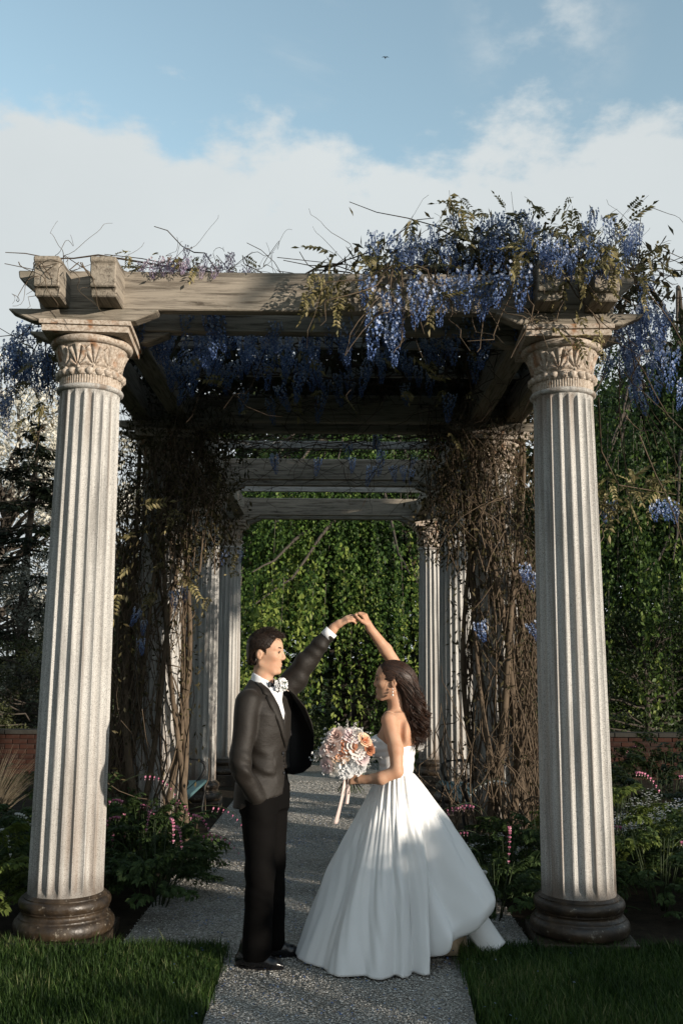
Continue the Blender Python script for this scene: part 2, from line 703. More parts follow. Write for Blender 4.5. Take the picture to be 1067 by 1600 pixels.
# gravel walk: narrow between the lawns, wide under the pergola
xs_l = [-0.565, -0.57, -0.57, -0.575, -1.25, -1.3, -1.3, -1.3]
pv, pq = [], []
rows = [(1.0, -.56, .62), (3.5, -.565, .64), (4.6, -.57, .655), (5.0, -.572, .68), (5.45, -.575, .705), (5.74, -.60, .75), (5.79, -1.2, 1.16), (8, -1.22, 1.18),
        (10, -1.22, 1.18), (12, -1.22, 1.18), (14.4, -1.22, 1.18), (16.6, -1.3, 1.3), (17.6, -3.0, 3.0)]
for y, a, b in rows:
    for t in np.linspace(0, 1, 9):
        pv.append((a + (b - a) * t, y, float(gz(y)) - 0.002))
for i in range(len(rows) - 1):
    for j in range(8):
        k = i * 9 + j
        pq.append((k, k + 1, k + 10, k + 9))
path = ob('gravel_path', pmesh('gravel_path', pv, np.array(pq)), GRAVEL, kind='structure')
# lawns either side of the walk, a little proud of the gravel
lawn_l = sheet('lawn', np.array([-8, -0.59]), np.array([0.5, 3, 5.70]), 0.006, TURF)
lawn_r = sheet('lawn', np.array([0.70, 8]), np.array([0.5, 3, 5.70]), 0.006, TURF)

# ------------------------------------------------------------------ columns
Z0, ZB, ZS, ZT = 0.05, 0.266, 3.268, 3.676      # plinth top, shaft bottom, shaft top, abacus top
PX = (-1.5575, 1.4575)
PY = (5.90, 8.63, 11.36, 14.09)


def shaft_mesh():
    nf, k = 20, 9
    N = nf * k
    th = np.arange(N) * 2 * pi / N
    u = (np.arange(N) % k) / k                        # position inside a flute
    w = np.clip((u - 0.14) / 0.86, 0, 1)
    dep = np.where(u < 0.13, 0, np.sqrt(np.clip(1 - (2 * w - 1) ** 2, 0, 1)))
    zs = np.concatenate([[ZB, ZB + .012, ZB + .03, ZB + .05, ZB + .075], np.linspace(ZB + .3, ZS - .3, 12), [ZS - .06, ZS - .035, ZS - .015, ZS]])
    v = []
    for z in zs:
        t = (z - ZB) / (ZS - ZB)
        R = 0.2165 - 0.030 * t ** 1.35
        fade = np.clip((z - ZB - .010) / .05, 0, 1) ** .5 * np.clip((ZS - .012 - z) / .03, 0, 1) ** .5
        r = R - 0.0235 * dep * fade
        v.append(np.stack([r * np.cos(th), r * np.sin(th), np.full(N, z)], -1))
    m = len(zs)
    i = np.arange(m - 1)[:, None] * N
    j = np.arange(N)[None]
    kk = (j + 1) % N
    q = np.stack([i + j, i + kk, i + N + kk, i + N + j], -1).reshape(-1, 4)
    return pmesh('shaft', np.concatenate(v), q, True, None, radians(38))


def capital_mesh():
    A = Acc()
    n = 400
    zb, zt = 3.395, 3.560                              # bell

    def bell(r, th, prof):
        t = ((prof[:, 1] - zb) / (zt - zb))[:, None]
        NP = 12
        u = ((th / (2 * pi) * NP) % 1.0 - 0.5)[None]
        asp = 0.62
        rho = np.sqrt((u / asp * .62 * 1.05) ** 2 + (t - 0.10) ** 2)
        phi = np.arctan2(u * 1.0, t - 0.10)
        lob = np.abs(np.cos(phi * 5.2)) ** 0.7
        fan = lob * (rho < 0.80) * np.clip((t - .05) / .1, 0, 1) * np.clip(rho / .18, 0, 1)
        u2 = ((th / (2 * pi) * NP + .5) % 1.0 - 0.5)[None]
        rb = np.sqrt((u2 * 1.3) ** 2 + (t - .28) ** 2)
        scr = np.clip(1 - rb / .16, 0, 1) ** .5 + np.clip(1 - np.sqrt((u2 * 1.3) ** 2 + (t - .55) ** 2) / .12, 0, 1) ** .5
        med = np.clip(1 - np.sqrt((u * 1.3) ** 2 + (t - .08) ** 2) / .15, 0, 1) ** .5
        return r + 0.019 * np.maximum(np.maximum(fan, scr * .9), med) * np.clip((0.99 - t) / .05, 0, 1)
    prof = []
    for t in np.linspace(0, 1, 34):
        prof.append((0.176 + 0.050 * t ** 2.2, zb + (zt - zb) * t))
    A.lathe(prof, n, f=bell)
    # echinus rim under the abacus
    A.lathe([(0.222, zt - .006), (0.240, zt - .004), (0.252, zt + .008), (0.256, zt + .022), (0.250, zt + .036), (0.235, zt + .044), (0.18, zt + .046)], 96)
    # ribbed collar
    A.lathe([(0.190, 3.300), (0.191, 3.306), (0.192, 3.352), (0.196, 3.360)], 288, f=lambda r, th, p: r - 0.007 * (np.abs(np.cos(th * 36)) < .55)[None] * np.array([0, 1, 1, 0])[:, None])
    return A.mesh('capital', True, radians(50))


def bead_mesh():
    A = Acc()
    nb = 22
    for k in range(nb):
        a0 = k * 2 * pi / nb
        pr = []
        th = np.linspace(0, 2 * pi, 9)[:-1]
        ph = np.linspace(0.15, pi - 0.15, 6)
        c = np.array([0.196 * cos(a0), 0.196 * sin(a0), 3.378])
        T, Pp = np.meshgrid(th, ph)
        loc = np.stack([np.sin(Pp) * np.cos(T) * .026, np.sin(Pp) * np.sin(T) * .0285, np.cos(Pp) * .024], -1)
        R = np.array([[cos(a0), -sin(a0), 0], [sin(a0), cos(a0), 0], [0, 0, 1]])
        v = (loc.reshape(-1, 3) @ R.T) + c
        i = np.arange(5)[:, None] * 8
        j = np.arange(8)[None]
        kk = (j + 1) % 8
        A.add(v, np.stack([i + j, i + 8 + j, i + 8 + kk, i + kk], -1).reshape(-1, 4))
    A.lathe([(0.18, 3.352), (0.199, 3.358), (0.203, 3.372), (0.198, 3.39), (0.17, 3.40)], 96)
    return A.mesh('bead_ring', True, radians(50))


def neck_mesh():
    A = Acc()
    A.lathe([(0.18, ZS - .004), (0.196, ZS), (0.206, ZS + .008), (0.208, ZS + .018), (0.203, ZS + .028), (0.19, ZS + .034)], 96)
    return A.mesh('neck_ring', True, radians(60))


def base_mesh():
    A = Acc()
    pr = [(0.10, Z0 + .001), (0.262, Z0 + .001)]
    for a in np.linspace(-70, 78, 9):
        pr.append((0.262 + .026 * cos(radians(a)), Z0 + .042 + .041 * sin(radians(a))))
    pr += [(0.262, Z0 + .086), (0.262, Z0 + .094), (0.248, Z0 + .102), (0.243, Z0 + .115), (0.247, Z0 + .124), (0.254, Z0 + .128), (0.254, Z0 + .133)]
    for a in np.linspace(-72, 76, 8):
        pr.append((0.242 + .022 * cos(radians(a)), Z0 + .164 + .031 * sin(radians(a))))
    pr += [(0.238, Z0 + .197), (0.238, Z0 + .203), (0.228, Z0 + .209), (0.222, Z0 + .217), (0.15, Z0 + .2175)]
    A.lathe(pr, 72)
    return A.mesh('base', True, radians(55))


def abacus_meshes():
    A = Acc()
    lo = bevel_box('lower', (0.528, 0.528, 0.034), .004)
    return bevel_box('abacus_slab', (0.556, 0.556, 0.030), .005, 2), bevel_box('abacus_fillet', (0.526, 0.526, 0.042), .004, 2)


shaft_me, cap_me, bead_me, neck_me, base_me = shaft_mesh(), capital_mesh(), bead_mesh(), neck_mesh(), base_mesh()
slab_me, fil_me = abacus_meshes()
plinth_me = bevel_box('plinth', (0.56, 0.56, 0.40), .012, 2)


def make_column():
    r = thing('stone_column', '', 'column', group='fluted stone columns carrying the pergola', kind='thing')
    ob('plinth', plinth_me, BASEST, r, (0, 0, Z0 - .20))
    ob('base', base_me, BASEST, r)
    ob('shaft', shaft_me, STONE, r)
    c = ob('capital', cap_me, CAPST, r)
    ob('neck_ring', neck_me, STONE, c)
    ob('bead_ring', bead_me, CAPST, c)
    ob('abacus_fillet', fil_me, CAPST, c, (0, 0, ZT - .0505))
    ob('abacus_slab', slab_me, CAPST, c, (0, 0, ZT - .0153))
    return r


CL = {
    (0, 0): 'sunlit fluted stone column at the front left corner beside the left lawn',
    (1, 0): 'half shaded fluted stone column at the front right corner under the thick wisteria',
    (0, 1): 'left fluted column wrapped in a dense tangle of brown vine stems',
    (1, 1): 'right fluted column buried under a thick tangle of brown vine stems',
    (0, 2): 'rust streaked fluted column standing behind the left bench',
    (1, 2): 'fluted column standing behind the right bench beyond the vine tangle',
    (0, 3): 'last fluted column on the left, framing the weeping tree',
    (1, 3): 'last fluted column on the right, framing the weeping tree behind the bride',
}
col0 = make_column()
index_kids(col0)
first = True
for iy, y in enumerate(PY):
    for ix, x in enumerate(PX):
        c = col0 if first else copy_tree(col0)
        first = False
        c.location = (x, y, 0)
        c.rotation_euler = (0, 0, radians([4, -3, 9, 5, 2, 7, -2.5, 1.5][iy * 2 + ix]))
        c['label'] = CL[(ix, iy)]
# far plinths show their full height because the ground falls away there

# ------------------------------------------------------------------ timber roof
roof = thing('pergola_roof', 'weathered grey timber pergola roof of heavy beams resting on eight stone columns', 'pergola', (0, 0, ZT), kind='thing')
ZR = ZT


def timber(name, L, h, w, loc, rz=0, ends=None, mat=WOOD, b=.007):
    """beam along local x with profiled ends; ends: list of (dx,z) cut polygons for the left end (mirrored right)"""
    hl = L / 2
    if ends is None:
        poly = [(-hl, -h / 2), (hl, -h / 2), (hl, h / 2), (-hl, h / 2)]
    else:
        lp = [(-hl + dx, -h / 2 + z) for dx, z in ends]       # from top-left down to the underside
        rp = [(-x, z) for x, z in reversed(lp)]
        poly = lp + rp
    me = prism(name, poly, -w / 2, w / 2, b)
    return ob(name, me, mat, roof, (loc[0], loc[1], loc[2] - ZR), (0, 0, rz))


for iy, y in enumerate(PY):
    for ix, x in enumerate(PX):
        hb = 0.076
        for s in (-1, 1):
            # bolster planks: long top edge, undercut ends
            timber('bolster', 0.93, hb, 0.10, (x, y + s * 0.205, ZT + .002 + hb / 2), 0,
                   [(0, hb), (0.010, hb - .016), (0.150, 0.0)])
    h = 0.252
    for s in (-1, 1):
        timber('cross_beam', 3.86, h, 0.085, (-.05, y + s * 0.195, 3.757 + h / 2), 0,
               [(0, h), (0.008, h - .05), (0.10, h - .13), (0.13, h - .16), (0.15, 0)])
for ix, x in enumerate(PX):
    for s in (-1, 1):
        L = 14.56 - 5.40
        h = 0.232
        timber('long_beam', L, h, 0.155, (x + s * 0.168, (5.40 + 14.56) / 2, 3.760 + h / 2), pi / 2,
               [(0, h), (0.0, h - .03), (.018, h - .04), (0.018, .05), (0.05, .045), (0.06, 0)])
for iy in range(3):
    for d in (0.46, 1.17, 1.90):
        timber('rafter', 3.9 + random.uniform(-.1, .1), 0.085, 0.05, (-.05, PY[iy] + d, 3.995 + .0425), random.uniform(-.006, .006),
               [(0, .085), (0.01, .05), (0.07, 0)], WOOD_PALE, .004)
# ------------------------------------------------------------------ implicit surfaces for bodies and clothes
class Field:
    def __init__(self, lo, hi, h):
        self.lo, self.h = np.array(lo, float), h
        self.n = np.ceil((np.array(hi) - self.lo) / h).astype(int) + 1
        self.a = np.full(self.n, 0.08, np.float32)
        self.xf = None

    def sl(self, lo, hi):
        i0 = np.maximum(np.floor((np.array(lo) - self.lo) / self.h).astype(int), 0)
        i1 = np.minimum(np.ceil((np.array(hi) - self.lo) / self.h).astype(int) + 1, self.n)
        s = tuple(slice(a, max(b, a)) for a, b in zip(i0, i1))
        ax = [self.lo[k] + np.arange(i0[k], max(i1[k], i0[k])) * self.h for k in range(3)]
        return s, np.meshgrid(*ax, indexing='ij')

    def apply(self, lo, hi, fn, k=0.01, op='add'):
        pad = 0.03 + 2 * k
        s, (X, Y, Z) = self.sl(np.array(lo) - pad, np.array(hi) + pad)
        if X.size == 0:
            return
        d = fn(X, Y, Z).astype(np.float32)
        a = self.a[s]
        if op == 'add':
            hh = np.clip(0.5 + 0.5 * (a - d) / k, 0, 1)
            self.a[s] = a * (1 - hh) + d * hh - k * hh * (1 - hh)
        elif op == 'cut':
            d = -d
            hh = np.clip(0.5 - 0.5 * (a - d) / k, 0, 1)
            self.a[s] = a * (1 - hh) + d * hh + k * hh * (1 - hh)

    def cone(self, p, q, r0, r1, k=0.012, op='add', flat=None):
        p, q = np.array(p, float), np.array(q, float)
        v = q - p
        L2 = v @ v + 1e-12
        R = max(r0, r1)

        def fn(X, Y, Z):
            dx, dy, dz = X - p[0], Y - p[1], Z - p[2]
            t = np.clip((dx * v[0] + dy * v[1] + dz * v[2]) / L2, 0, 1)
            return np.sqrt((dx - t * v[0]) ** 2 + (dy - t * v[1]) ** 2 + (dz - t * v[2]) ** 2) - (r0 + (r1 - r0) * t)
        self.apply(np.minimum(p, q) - R, np.maximum(p, q) + R, fn, k, op)

    def chain(self, pts, rs, k=0.012):
        for i in range(len(pts) - 1):
            self.cone(pts[i], pts[i + 1], rs[i], rs[i + 1], k)

    def ell(self, c, r, k=0.012, op='add', R=None):
        c, r = np.array(c, float), np.array(r, float)
        m = r.max()

        def fn(X, Y, Z):
            P = np.stack([X - c[0], Y - c[1], Z - c[2]], -1)
            if R is not None:
                P = P @ R            # columns of R are the ellipsoid axes
            k0 = np.sqrt(((P / r) ** 2).sum(-1))
            k1 = np.sqrt(((P / r ** 2) ** 2).sum(-1)) + 1e-9
            return k0 * (k0 - 1) / k1
        self.apply(c - m, c + m, fn, k, op)

    def mesh(self, name, warp=None):
        g = vdb.FloatGrid(0.08)
        g.copyFromArray(self.a)
        p, q = g.convertToQuads(0.0)
        p = p * self.h + self.lo
        return pmesh(name, p, np.asarray(q)[:, ::-1])


def rotz(b):
    return np.array([[cos(b), -sin(b), 0], [sin(b), cos(b), 0], [0, 0, 1]])


def loft_fn(st, yaw, power=2.3, org=(0, 0)):
    """stations (z, x, y, a, b) in the body frame (x forward, y left); returns d(X,Y,Z)"""
    st = np.array(st, float)
    cb, sb = cos(yaw), sin(yaw)

    def fn(X, Y, Z):
        x0, y0 = X - org[0], Y - org[1]
        x = x0 * cb + y0 * sb
        y = -x0 * sb + y0 * cb
        f = lambda k: np.interp(Z, st[:, 0], st[:, k])
        cx, cy, a, b = f(1), f(2), f(3), f(4)
        r = (np.abs((x - cx) / a) ** power + np.abs((y - cy) / b) ** power) ** (1 / power)
        d = (r - 1) * np.minimum(a, b)
        return np.maximum(d, np.maximum(Z - st[-1, 0], st[0, 0] - Z))
    return fn


def head(F, c, yaw, s=1.0, female=False, tilt=0.0):
    """adds a head facing +x turned by yaw; c = centre of the skull"""
    Rz = rotz(yaw)
    ct, st_ = cos(tilt), sin(tilt)
    Ry = np.array([[ct, 0, -st_], [0, 1, 0], [st_, 0, ct]])       # tilt > 0 lifts the face
    R = Rz @ Ry
    c = np.array(c, float)
    T = lambda p: c + s * (R @ np.array(p, float))
    E = lambda p, r, k=.012, op='add': F.ell(T(p), np.array(r) * s, k, op, R)
    K = lambda p, q, a, b, k=.008: F.cone(T(p), T(q), a * s, b * s, k)
    E((-.004, 0, 0), (.096, .076, .090), .01)
    E((.030, 0, .005), (.062, .066, .068), .02)           # forehead
    E((.034, 0, -.066), (.054, .060, .070), .025)
    E((.012, 0, -.072), (.052, .062, .052), .02)         # mid face
    E((.030, 0, -.098), (.050, .050 if not female else .045, .040), .02)         # jaw
    E((.070, 0, -.130), (.020, .022, .017), .018)         # chin
    for sgn in (-1, 1):
        K((-.018, sgn * .054, -.085), (.052, sgn * .026, -.132), .016, .016, .02)  # jaw line
        E((.052, sgn * .044, -.048), (.028, .022, .022), .018)                     # cheekbone
        K((.078, sgn * .012, -.006), (.066, sgn * .050, -.004), .010, .009, .012)  # brow
        E((.094, sgn * .031, -.027), (.015, .019, .011), .010, 'cut')              # socket
        E((.070, sgn * .031, -.026), (.0135, .0145, .0125), .004)                  # lids
        E((.092, sgn * .010, -.060), (.010, .0085, .008), .006)                    # nostril wing
        # ear: an outer rim with a hollow
        e0 = np.array((-.020, sgn * .078, -.038))
        E(e0, (.017, .008, .029), .006)
        E(e0 + (.004, sgn * .008, .004), (.009, .007, .015), .005, 'cut')
    K((.088, 0, -.012), ((.1045 if not female else .099), 0, -.051), .0085, (.0110 if not female else .0095), .010)    # nose bridge to tip
    E((.097 if not female else .092, 0, -.058), (.011, .011, .008), .008)
    E((.083, 0, -.088), (.012, .022, .007), .006)                # upper lip
    E((.081, 0, -.100), (.012, .020, .007), .006)                # lower lip
    E((.0955, 0, -.0945), (.007, .022, .0016), .004, 'cut')      # mouth line
    if female:                                                   # open smile
        E((.095, 0, -.094), (.012, .021, .0045), .003, 'cut')
    return T, R


def hand(F, wrist, d, nrm, side, curl, spread=0.02, s=1.0, thumb_out=0.6, fingers=None):
    """palm and five fingers. d = wrist->knuckles, nrm = back of the hand, side=+1 thumb on +cross side"""
    w = np.array(wrist, float)
    d = np.array(d, float) / np.linalg.norm(d)
    nrm = np.array(nrm, float) - d * np.dot(nrm, d)
    nrm /= np.linalg.norm(nrm)
    lat = np.cross(d, nrm) * side
    F.cone(w - d * .01, w + d * .03 * s, .024 * s, .026 * s, .012)
    for u in (-.024, -.008, .008, .024):
        F.cone(w + d * .025 * s + lat * u * .6 * s, w + d * .085 * s + lat * u * s, .0135 * s, .0105 * s, .008)
    lens = [.070, .078, .073, .058]
    for i, u in enumerate((.027, .009, -.009, -.026)):
        p = w + d * .085 * s + lat * u * s
        cl = curl[i] if hasattr(curl, '__len__') else curl
        L = lens[i] * s
        a = 0.0
        for seg, (f, r) in enumerate(((.45, .0092), (.30, .0085), (.25, .0078))):
            a += cl * (0.8, 1.0, 0.7)[seg]
            q = p + (d * cos(a) - nrm * sin(a) + lat * u * spread * 3) * L * f
            F.cone(p, q, r * s, r * s * .92, .003)
            p = q
    p = w + d * .03 * s + lat * .024 * s
    dirs = [(d * .6 + lat * thumb_out - nrm * .35), (d * .9 + lat * .15 - nrm * .35), (d * .95 - lat * .1 - nrm * .4)]
    for dv, L, r in zip(dirs, (.038, .030, .026), (.0125, .0105, .0092)):
        q = p + dv / np.linalg.norm(dv) * L * s
        F.cone(p, q, r * s, r * s * .92, .004)
        p = q


def skin_mat(name, base, warm):
    m = Mat(name, 0.56, 0.28)
    c = m.mix(m.mrange(m.noise(16, 4), 0.35, 0.7), base, warm)
    m.color(c)
    m.b.inputs['Subsurface Weight'].default_value = 0.12
    m.b.inputs['Subsurface Radius'].default_value = (0.02, 0.008, 0.004)
    m.b.inputs['Subsurface Scale'].default_value = 0.3
    m.bump(m.noise(260, 3), 0.08, 0.002)
    return m.m


SKIN_G = skin_mat('groom_skin', (0.50, 0.31, 0.205), (0.46, 0.25, 0.16))
SKIN_B = skin_mat('bride_skin', (0.50, 0.295, 0.19), (0.46, 0.245, 0.15))


def wool_mat():
    m = Mat('dark_brown_wool', 0.62, 0.3)
    w = m.noise(420, 2, 0.6, m.mapped((1, 1, 0.25)))
    m.color(m.ramp(w, [(0.3, (0.0080, 0.0062, 0.0045)), (0.7, (0.0155, 0.0118, 0.0085))]))
    m.b.inputs['Sheen Weight'].default_value = 0.06
    m.b.inputs['Sheen Roughness'].default_value = 0.4
    m.bump(m.math('ADD', m.noise(9, 4, 0.6, m.mapped((1, 1, 1.6))), m.math('MULTIPLY', w, 0.12)), 0.5, 0.012)
    return m.m


WOOL = wool_mat()
LINING = flat('black_lining', (0.006, 0.005, 0.005), 0.55, 0.25, bump=(6, .4, .01))
SHIRT = flat('white_shirt_cotton', (0.74, 0.74, 0.75), 0.7, 0.2, bump=(22, .25, .004))
BLACK_SATIN = flat('black_satin', (0.010, 0.012, 0.016), 0.5, 0.3)
SHOE = flat('polished_black_leather', (0.008, 0.008, 0.009), 0.22, 0.5)
TROUSER = flat('black_wool_trousers', (0.0036, 0.0032, 0.0030), 0.8, 0.06, bump=(8, .4, .012))


def hair_mat(name, a, b):
    m = Mat(name, 0.46, 0.4)
    m.color(m.mix(m.attr('var').outputs['Fac'], a, b))
    m.b.inputs['Anisotropic'].default_value = 0.5
    return m.m


HAIR_G = hair_mat('groom_hair', (0.010, 0.0065, 0.0045), (0.055, 0.030, 0.017))
HAIR_B = hair_mat('bride_hair', (0.014, 0.0075, 0.005), (0.085, 0.036, 0.018))
EYE_W = flat('eye_white', (0.7, 0.68, 0.66), 0.2, 0.5)
IRIS = flat('dark_iris', (0.02, 0.012, 0.008), 0.1, 0.6)
LIP = flat('lips', (0.40, 0.19, 0.14), 0.35, 0.4)
LIP_B = flat('painted_lips', (0.40, 0.085, 0.085), 0.3, 0.5)
TEETH = flat('teeth', (0.75, 0.72, 0.66), 0.2, 0.5)


def ellipsoid_mesh(name, c, r, R=None, n=16, m=10):
    th = np.linspace(0, 2 * pi, n, endpoint=False)
    ph = np.linspace(0.02, pi - 0.02, m)
    T, P = np.meshgrid(th, ph)
    v = np.stack([np.sin(P) * np.cos(T) * r[0], np.sin(P) * np.sin(T) * r[1], np.cos(P) * r[2]], -1).reshape(-1, 3)
    if R is not None:
        v = v @ np.asarray(R).T
    v = v + np.array(c)
    i = np.arange(m - 1)[:, None] * n
    j = np.arange(n)[None]
    k = (j + 1) % n
    return pmesh(name, v, np.stack([i + j, i + n + j, i + n + k, i + k], -1).reshape(-1, 4))


def grid_mesh(name, P, closed_u=False, attr=None):
    """P: (m,n,3) grid"""
    m, n = P.shape[:2]
    i = np.arange(m - 1)[:, None] * n
    j = np.arange(n if closed_u else n - 1)[None]
    k = (j + 1) % n
    return pmesh(name, P.reshape(-1, 3), np.stack([i + j, i + k, i + n + k, i + n + j], -1).reshape(-1, 4), attr=attr)


def thicken(o, t, off=0.0):
    md = o.modifiers.new('thickness', 'SOLIDIFY')
    md.thickness = t
    md.offset = off
    return o


def face_bits(root, T, R, s, lipmat, browmat, smile=False):
    for sgn in (-1, 1):
        e = ob('eye', ellipsoid_mesh('eye', T((.0750, sgn * .031, -.0265)), (.0095 * s, .0115 * s, .0075 * s), R), EYE_W, root)
        ob('iris', ellipsoid_mesh('iris', T((.0822, sgn * .0330, -.0265)), (.0040 * s, .0068 * s, .0066 * s), R), IRIS, e)
        A = Acc()
        p = [T((.0925, sgn * .014, -.005)), T((.0905, sgn * .028, .0015)), T((.0815, sgn * .043, .002)), T((.068, sgn * .056, -.006))]
        A.tube(p, np.array([.0026, .0042, .0040, .0018]) * s, 6)
        ob('eyebrow', A.mesh('eyebrow'), browmat, root)
        A = Acc()
        p = [T((.0855, sgn * .018, -.024)), T((.0865, sgn * .031, -.0175)), T((.077, sgn * .045, -.024))]
        A.tube(p, np.array([.0012, .0026, .0022]) * s, 5)
        ob('eyelash', A.mesh('eyelash'), IRIS, root)
    A = Acc()
    up_ = [T((.077, -.024, -.0905)), T((.0865, -.011, -.0895)), T((.0885, 0, -.0905)), T((.0865, .011, -.0895)), T((.077, .024, -.0905))]
    lo_ = [T((.077, -.023, -.0915)), T((.0855, -.011, -.0995)), T((.0872, 0, -.1010)), T((.0855, .011, -.0995)), T((.077, .023, -.0915))]
    A.tube(up_, np.array([.0012, .0040, .0044, .0040, .0012]) * s, 6)
    A.tube(lo_, np.array([.0012, .0045, .0050, .0045, .0012]) * s, 6)
    ob('lips', A.mesh('lips'), lipmat, root)
    if smile:
        ob('teeth', ellipsoid_mesh('teeth', T((.080, 0, -.0935)), (.0085 * s, .0165 * s, .0045 * s), R), TEETH, root)


# ================================================================== the groom
G0 = np.array((-0.37, 5.45, 0.0))
GYAW = radians(-30)          # torso turned towards the camera
GH = radians(-9)
groom = thing('person', 'person in dark brown suit and bow tie, hand in pocket, facing the white gown', 'person', tuple(G0))
F = Field((-.30, -.34, -.01), (.60, .34, 1.80 + .12), .0054)
gT, gR = head(F, (-.008, 0, 1.676), GH, 1.0)
F.cone((-.030, -.005, 1.40), (-.018, 0, 1.585), .062, .054, .02)
F.apply((-.2, -.25, .85), (.2, .25, 1.47), loft_fn([(.84, 0, 0, .10, .15), (1.05, 0, 0, .095, .14), (1.28, 0, 0, .11, .165), (1.40, -.015, 0, .085, .155), (1.46, -.02, 0, .055, .08)], GYAW), .02)
# legs inside the trousers
F.chain([(-.035, -.085, .86), (-.015, -.095, .50), (-.025, -.085, .08)], [.075, .050, .036], .02)
F.chain([(.035, .085, .86), (.045, .10, .50), (.06, .115, .08)], [.075, .050, .036], .02)
F.cone((-.035, -.085, .05), (.06, -.10, .030), .026, .016, .02)
F.cone((.05, .115, .05), (.14, .118, .030), .026, .016, .02)
# right arm, hand in the pocket
F.chain([(-.085, -.150, 1.375), (-.118, -.224, 1.075), (-.035, -.165, .915)], [.038, .030, .022], .02)
hand(F, (-.033, -.162, .905), (.22, .22, -1), (-.4, -1, 0), 1, .25, s=.88)
# left arm, raised to the bride's fingers
F.chain([(.075, .135, 1.40), (.225, .115, 1.61), (.372, .10, 1.788)], [.050, .040, .026], .02)
hand(F, (.380, .10, 1.806), (.80, -.08, .46), (-.45, -.55, .72), -1, (.32, .40, .48, .58), s=.95, thumb_out=.3)
body = ob('body', F.mesh('body'), SKIN_G, groom)
face_bits(groom, gT, gR, 1.0, LIP, HAIR_G)

# hair: a cap over the skull cut along the hairline, plus short strands
F = Field((-.16, -.13, 1.52), (.16, .13, 1.82), .0035)
F.ell(gT((-.008, 0, .012)), (.104, .083, .094), .01, R=gR)
F.ell(gT((.045, 0, .066)), (.050, .062, .034), .02, R=gR)
F.ell(gT((-.060, 0, -.045)), (.050, .066, .075), .02, R=gR)


def hairline(X, Y, Z):
    P = (np.stack([X, Y, Z], -1) - gT((0, 0, 0))) @ gR
    x, y, z = P[..., 0], np.abs(P[..., 1]), P[..., 2]
    # keep where: above the brow line in front, behind the temple, above the nape
    face = np.minimum(x - (.066 - .55 * np.clip(.055 - z, 0, .2) * 1.0), .068 - .25 * (x - .06) - z)      # >0 inside the face area
    temple = np.minimum(x - .020, -.004 - z + .3 * (x - .02))
    ear = .030 - np.sqrt((x + .018) ** 2 + (z + .045) ** 2 * .55) + np.where(y > .05, 0, -.1)
    side = np.minimum(x + .028, -.038 - z)
    nape = -.092 - z
    keep = np.maximum.reduce([face, temple, ear, side, nape])
    return -keep


F.apply((-.2, -.2, 1.5), (.2, .2, 1.85), lambda X, Y, Z: hairline(X, Y, Z), .006, 'cut')
hme = F.mesh('hair')
hv = np.empty(len(hme.vertices) * 3, np.float32)
hme.vertices.foreach_get('co', hv)
hv = hv.reshape(-1, 3)
va = 0.12 + 0.25 * np.abs(np.sin(hv[:, 0] * 210 + hv[:, 2] * 130 + np.sin(hv[:, 1] * 90)))
hme.attributes.new('var', 'FLOAT', 'POINT').data.foreach_set('value', va.astype(np.float32))
hair = ob('hair', hme, HAIR_G, groom)
A = Acc()
nrm_ = np.empty(len(hme.vertices) * 3, np.float32)
hme.vertices.foreach_get('normal', nrm_)
nrm_ = nrm_.reshape(-1, 3)
for i in rng.choice(len(hv), min(7500, len(hv)), replace=False):
    p, nn = hv[i].astype(float), nrm_[i].astype(float)
    L_ = (np.array(p) - gT((0, 0, 0))) @ gR
    flow = gR @ np.array((.9 if L_[2] > .06 else -.35, .25 * np.sign(L_[1]) * (L_[2] > .05), -.15 if L_[2] > .05 else -.8)) + rng.normal(0, .25, 3)
    if np.dot(nn, gR @ np.array((1, 0, 0))) > .6 and L_[2] < .05:
        continue
    flow -= nn * np.dot(flow, nn)
    flow /= np.linalg.norm(flow) + 1e-6
    L = rng.uniform(.014, .032) * (1.0 if L_[2] > .02 else .55)
    A.tube([p - nn * .002, p + nn * .0022 + flow * L * .5, p + nn * .0012 + flow * L], [.0009, .0009, .0003], 3, rng.uniform(.0, .9) ** 1.5, cap=False)
for i in range(420):
    y_2 = rng.uniform(-.06, .06)
    x_2 = rng.uniform(-.07, .075)
    zz = .104 * sqrt(max(.05, 1 - (x_2 / .115) ** 2 - (y_2 / .092) ** 2))
    p0 = gT((x_2, y_2, zz + .004))
    L = rng.uniform(.02, .04)
    p1 = gT((x_2 + L * .8, y_2 + rng.normal(0, .012), zz + .010 + rng.normal(.004, .006) - (.02 if x_2 > .05 else 0)))
    A.tube([p0, p0 * .5 + p1 * .5 + (0, 0, .005), p1], [.0010, .0010, .0003], 3, rng.uniform(0, .9) ** 1.5, cap=False)
st = ob('hair_strands', A.mesh('hair_strands'), HAIR_G, hair)
st['kind'] = 'stuff'

# trousers
def wr(X, Y, Z, amp, fz, ph=0.0):
    return amp * np.sin(fz * Z + 14 * X + 9 * Y + ph + 1.5 * np.sin(11 * X + 17 * Z))


